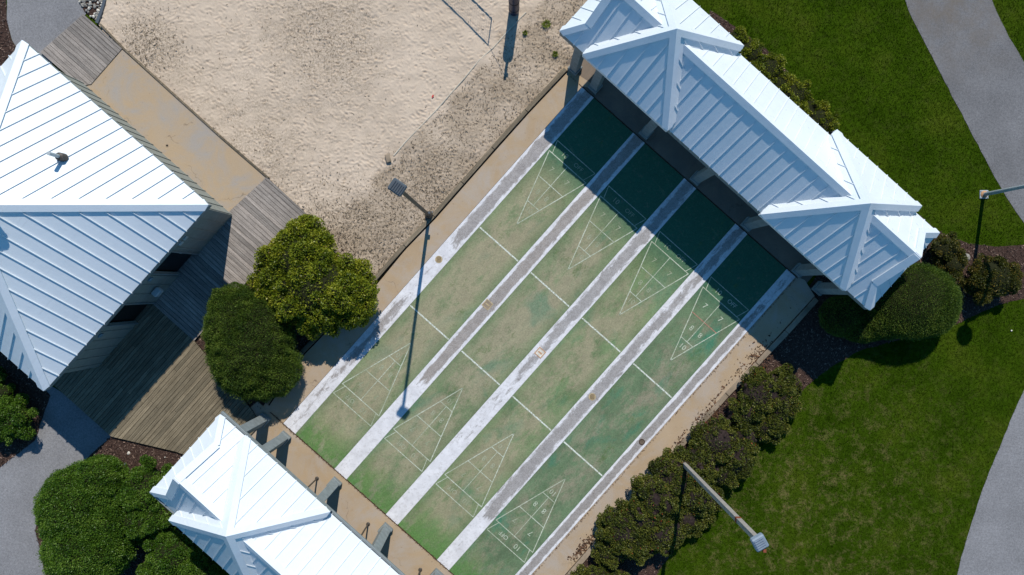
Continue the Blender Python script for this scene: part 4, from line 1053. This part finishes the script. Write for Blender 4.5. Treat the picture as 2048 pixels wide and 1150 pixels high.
# boundary rope lying half-buried
rp = [(1052, 26), (1030, 48), (1003, 78), (985, 98), (958, 122), (930, 156), (900, 190), (872, 222), (843, 252), (812, 284), (788, 312)]
mb = MB(); rw = [Vector((*W(x_, y_), .056)) for x_, y_ in rp]
for i in range(len(rw)-1): mb.tube(rw[i], rw[i+1], .028, .028, 8)
o = mb.build('boundary_rope', M['rope'], None); tag(o, 'half buried pale boundary rope running diagonally across the sand', 'rope')
mb = MB(); mb.box((0, 0, .05), (.17, .30, .09), .25); o = mb.build('anchor_block', M['kerb'], None, bevel=.02, loc=(*W(777, 318), .05)); tag(o, 'small greenish grey block at the end of the boundary rope', 'block')
mb = MB(); mb.box((0, 0, .02), (.045, .10, .02), -.4); mb.box((.03, .02, .035), (.03, .03, .02), .3); o = mb.build('red_scrap', M['red'], None, bevel=.004, loc=(*W(866, 194), .07)); tag(o, 'tiny red plastic scrap lying on the sand', 'scrap')

# rocks
def rock(x_, y_, s, mat, lb, seed, parent=None, z=0.0, name='rock'):
    bm = bmesh.new(); bmesh.ops.create_icosphere(bm, subdivisions=2, radius=1)
    r_ = random.Random(seed); ph = [r_.uniform(0, 6) for _ in range(3)]
    for v in bm.verts:
        k = 1+.16*math.sin(3*v.co.x+ph[0])+.14*math.sin(4*v.co.y+ph[1])+r_.uniform(-.05, .05); v.co = Vector((v.co.x*k*s, v.co.y*k*s*.8, v.co.z*k*s*.6))
    me = bpy.data.meshes.new(name); bm.to_mesh(me); bm.free(); o = link(name, me, mat, parent, (*W(x_, y_), z)); o.rotation_euler = (0, 0, r_.uniform(0, 6)); 
    if lb: tag(o, lb, 'rock')
    return o
rock(1929, 514, .17, M['rock'], 'grey boulder on the mulch between two olive bushes', 1, z=.06)
rock(258, 906, .06, M['rockpale'], 'white stone on the mulch left of the lower shelter', 2, z=.03)
rock(331, 914, .03, M['rockpale'], 'tiny white pebble on the mulch near the deck edge', 3, z=.03)
rock(251, 928, .06, M['housing'], 'dark round stone on the mulch above the shrubs', 4, z=.03)
rock(2022, 661, .03, M['rockpale'], 'small white pebble on the lawn near the right edge', 5, z=.03)
rb = empty('rock_bed', (*W(185, 8), 0)); tag(rb, 'patch of mixed grey stones between the upper left path and the sand', 'stones')
rk = WP([(150, -60), (158, 2), (170, 24), (196, 45), (208, 20), (212, -60)])
sheet('mulch_bed', rk, .03, M['mulch'])
bxy = W(185, 8)
for k, q in enumerate(rand_in(rk, 150, 77)):
    o = rock(0, 0, random.uniform(.04, .085), M['rock'] if k % 3 else M['rockpale'], None, k, rb, .05, 'stone'); o.location = (q[0]-bxy[0], q[1]-bxy[1], .05)
q = WP([(215, -40), (212, 5), (205, 28), (197, 48)])
ed = empty('path_edging', (*W(205, 20), 0)); tag(ed, 'dark curved edging between the stones and the sand', 'edging'); e0 = Vector(W(205, 20))
for i in range(3):
    p0 = Vector(q[i])-e0; p1 = Vector(q[i+1])-e0; d = (p1-p0).normalized(); s = Vector((-d.y, d.x))*.05
    mb = MB(); mb.prism([tuple(v) for v in (p0-s, p1-s, p1+s, p0+s)], 0, .12+.003*i); mb.build('edging_piece', M['housing'], ed)
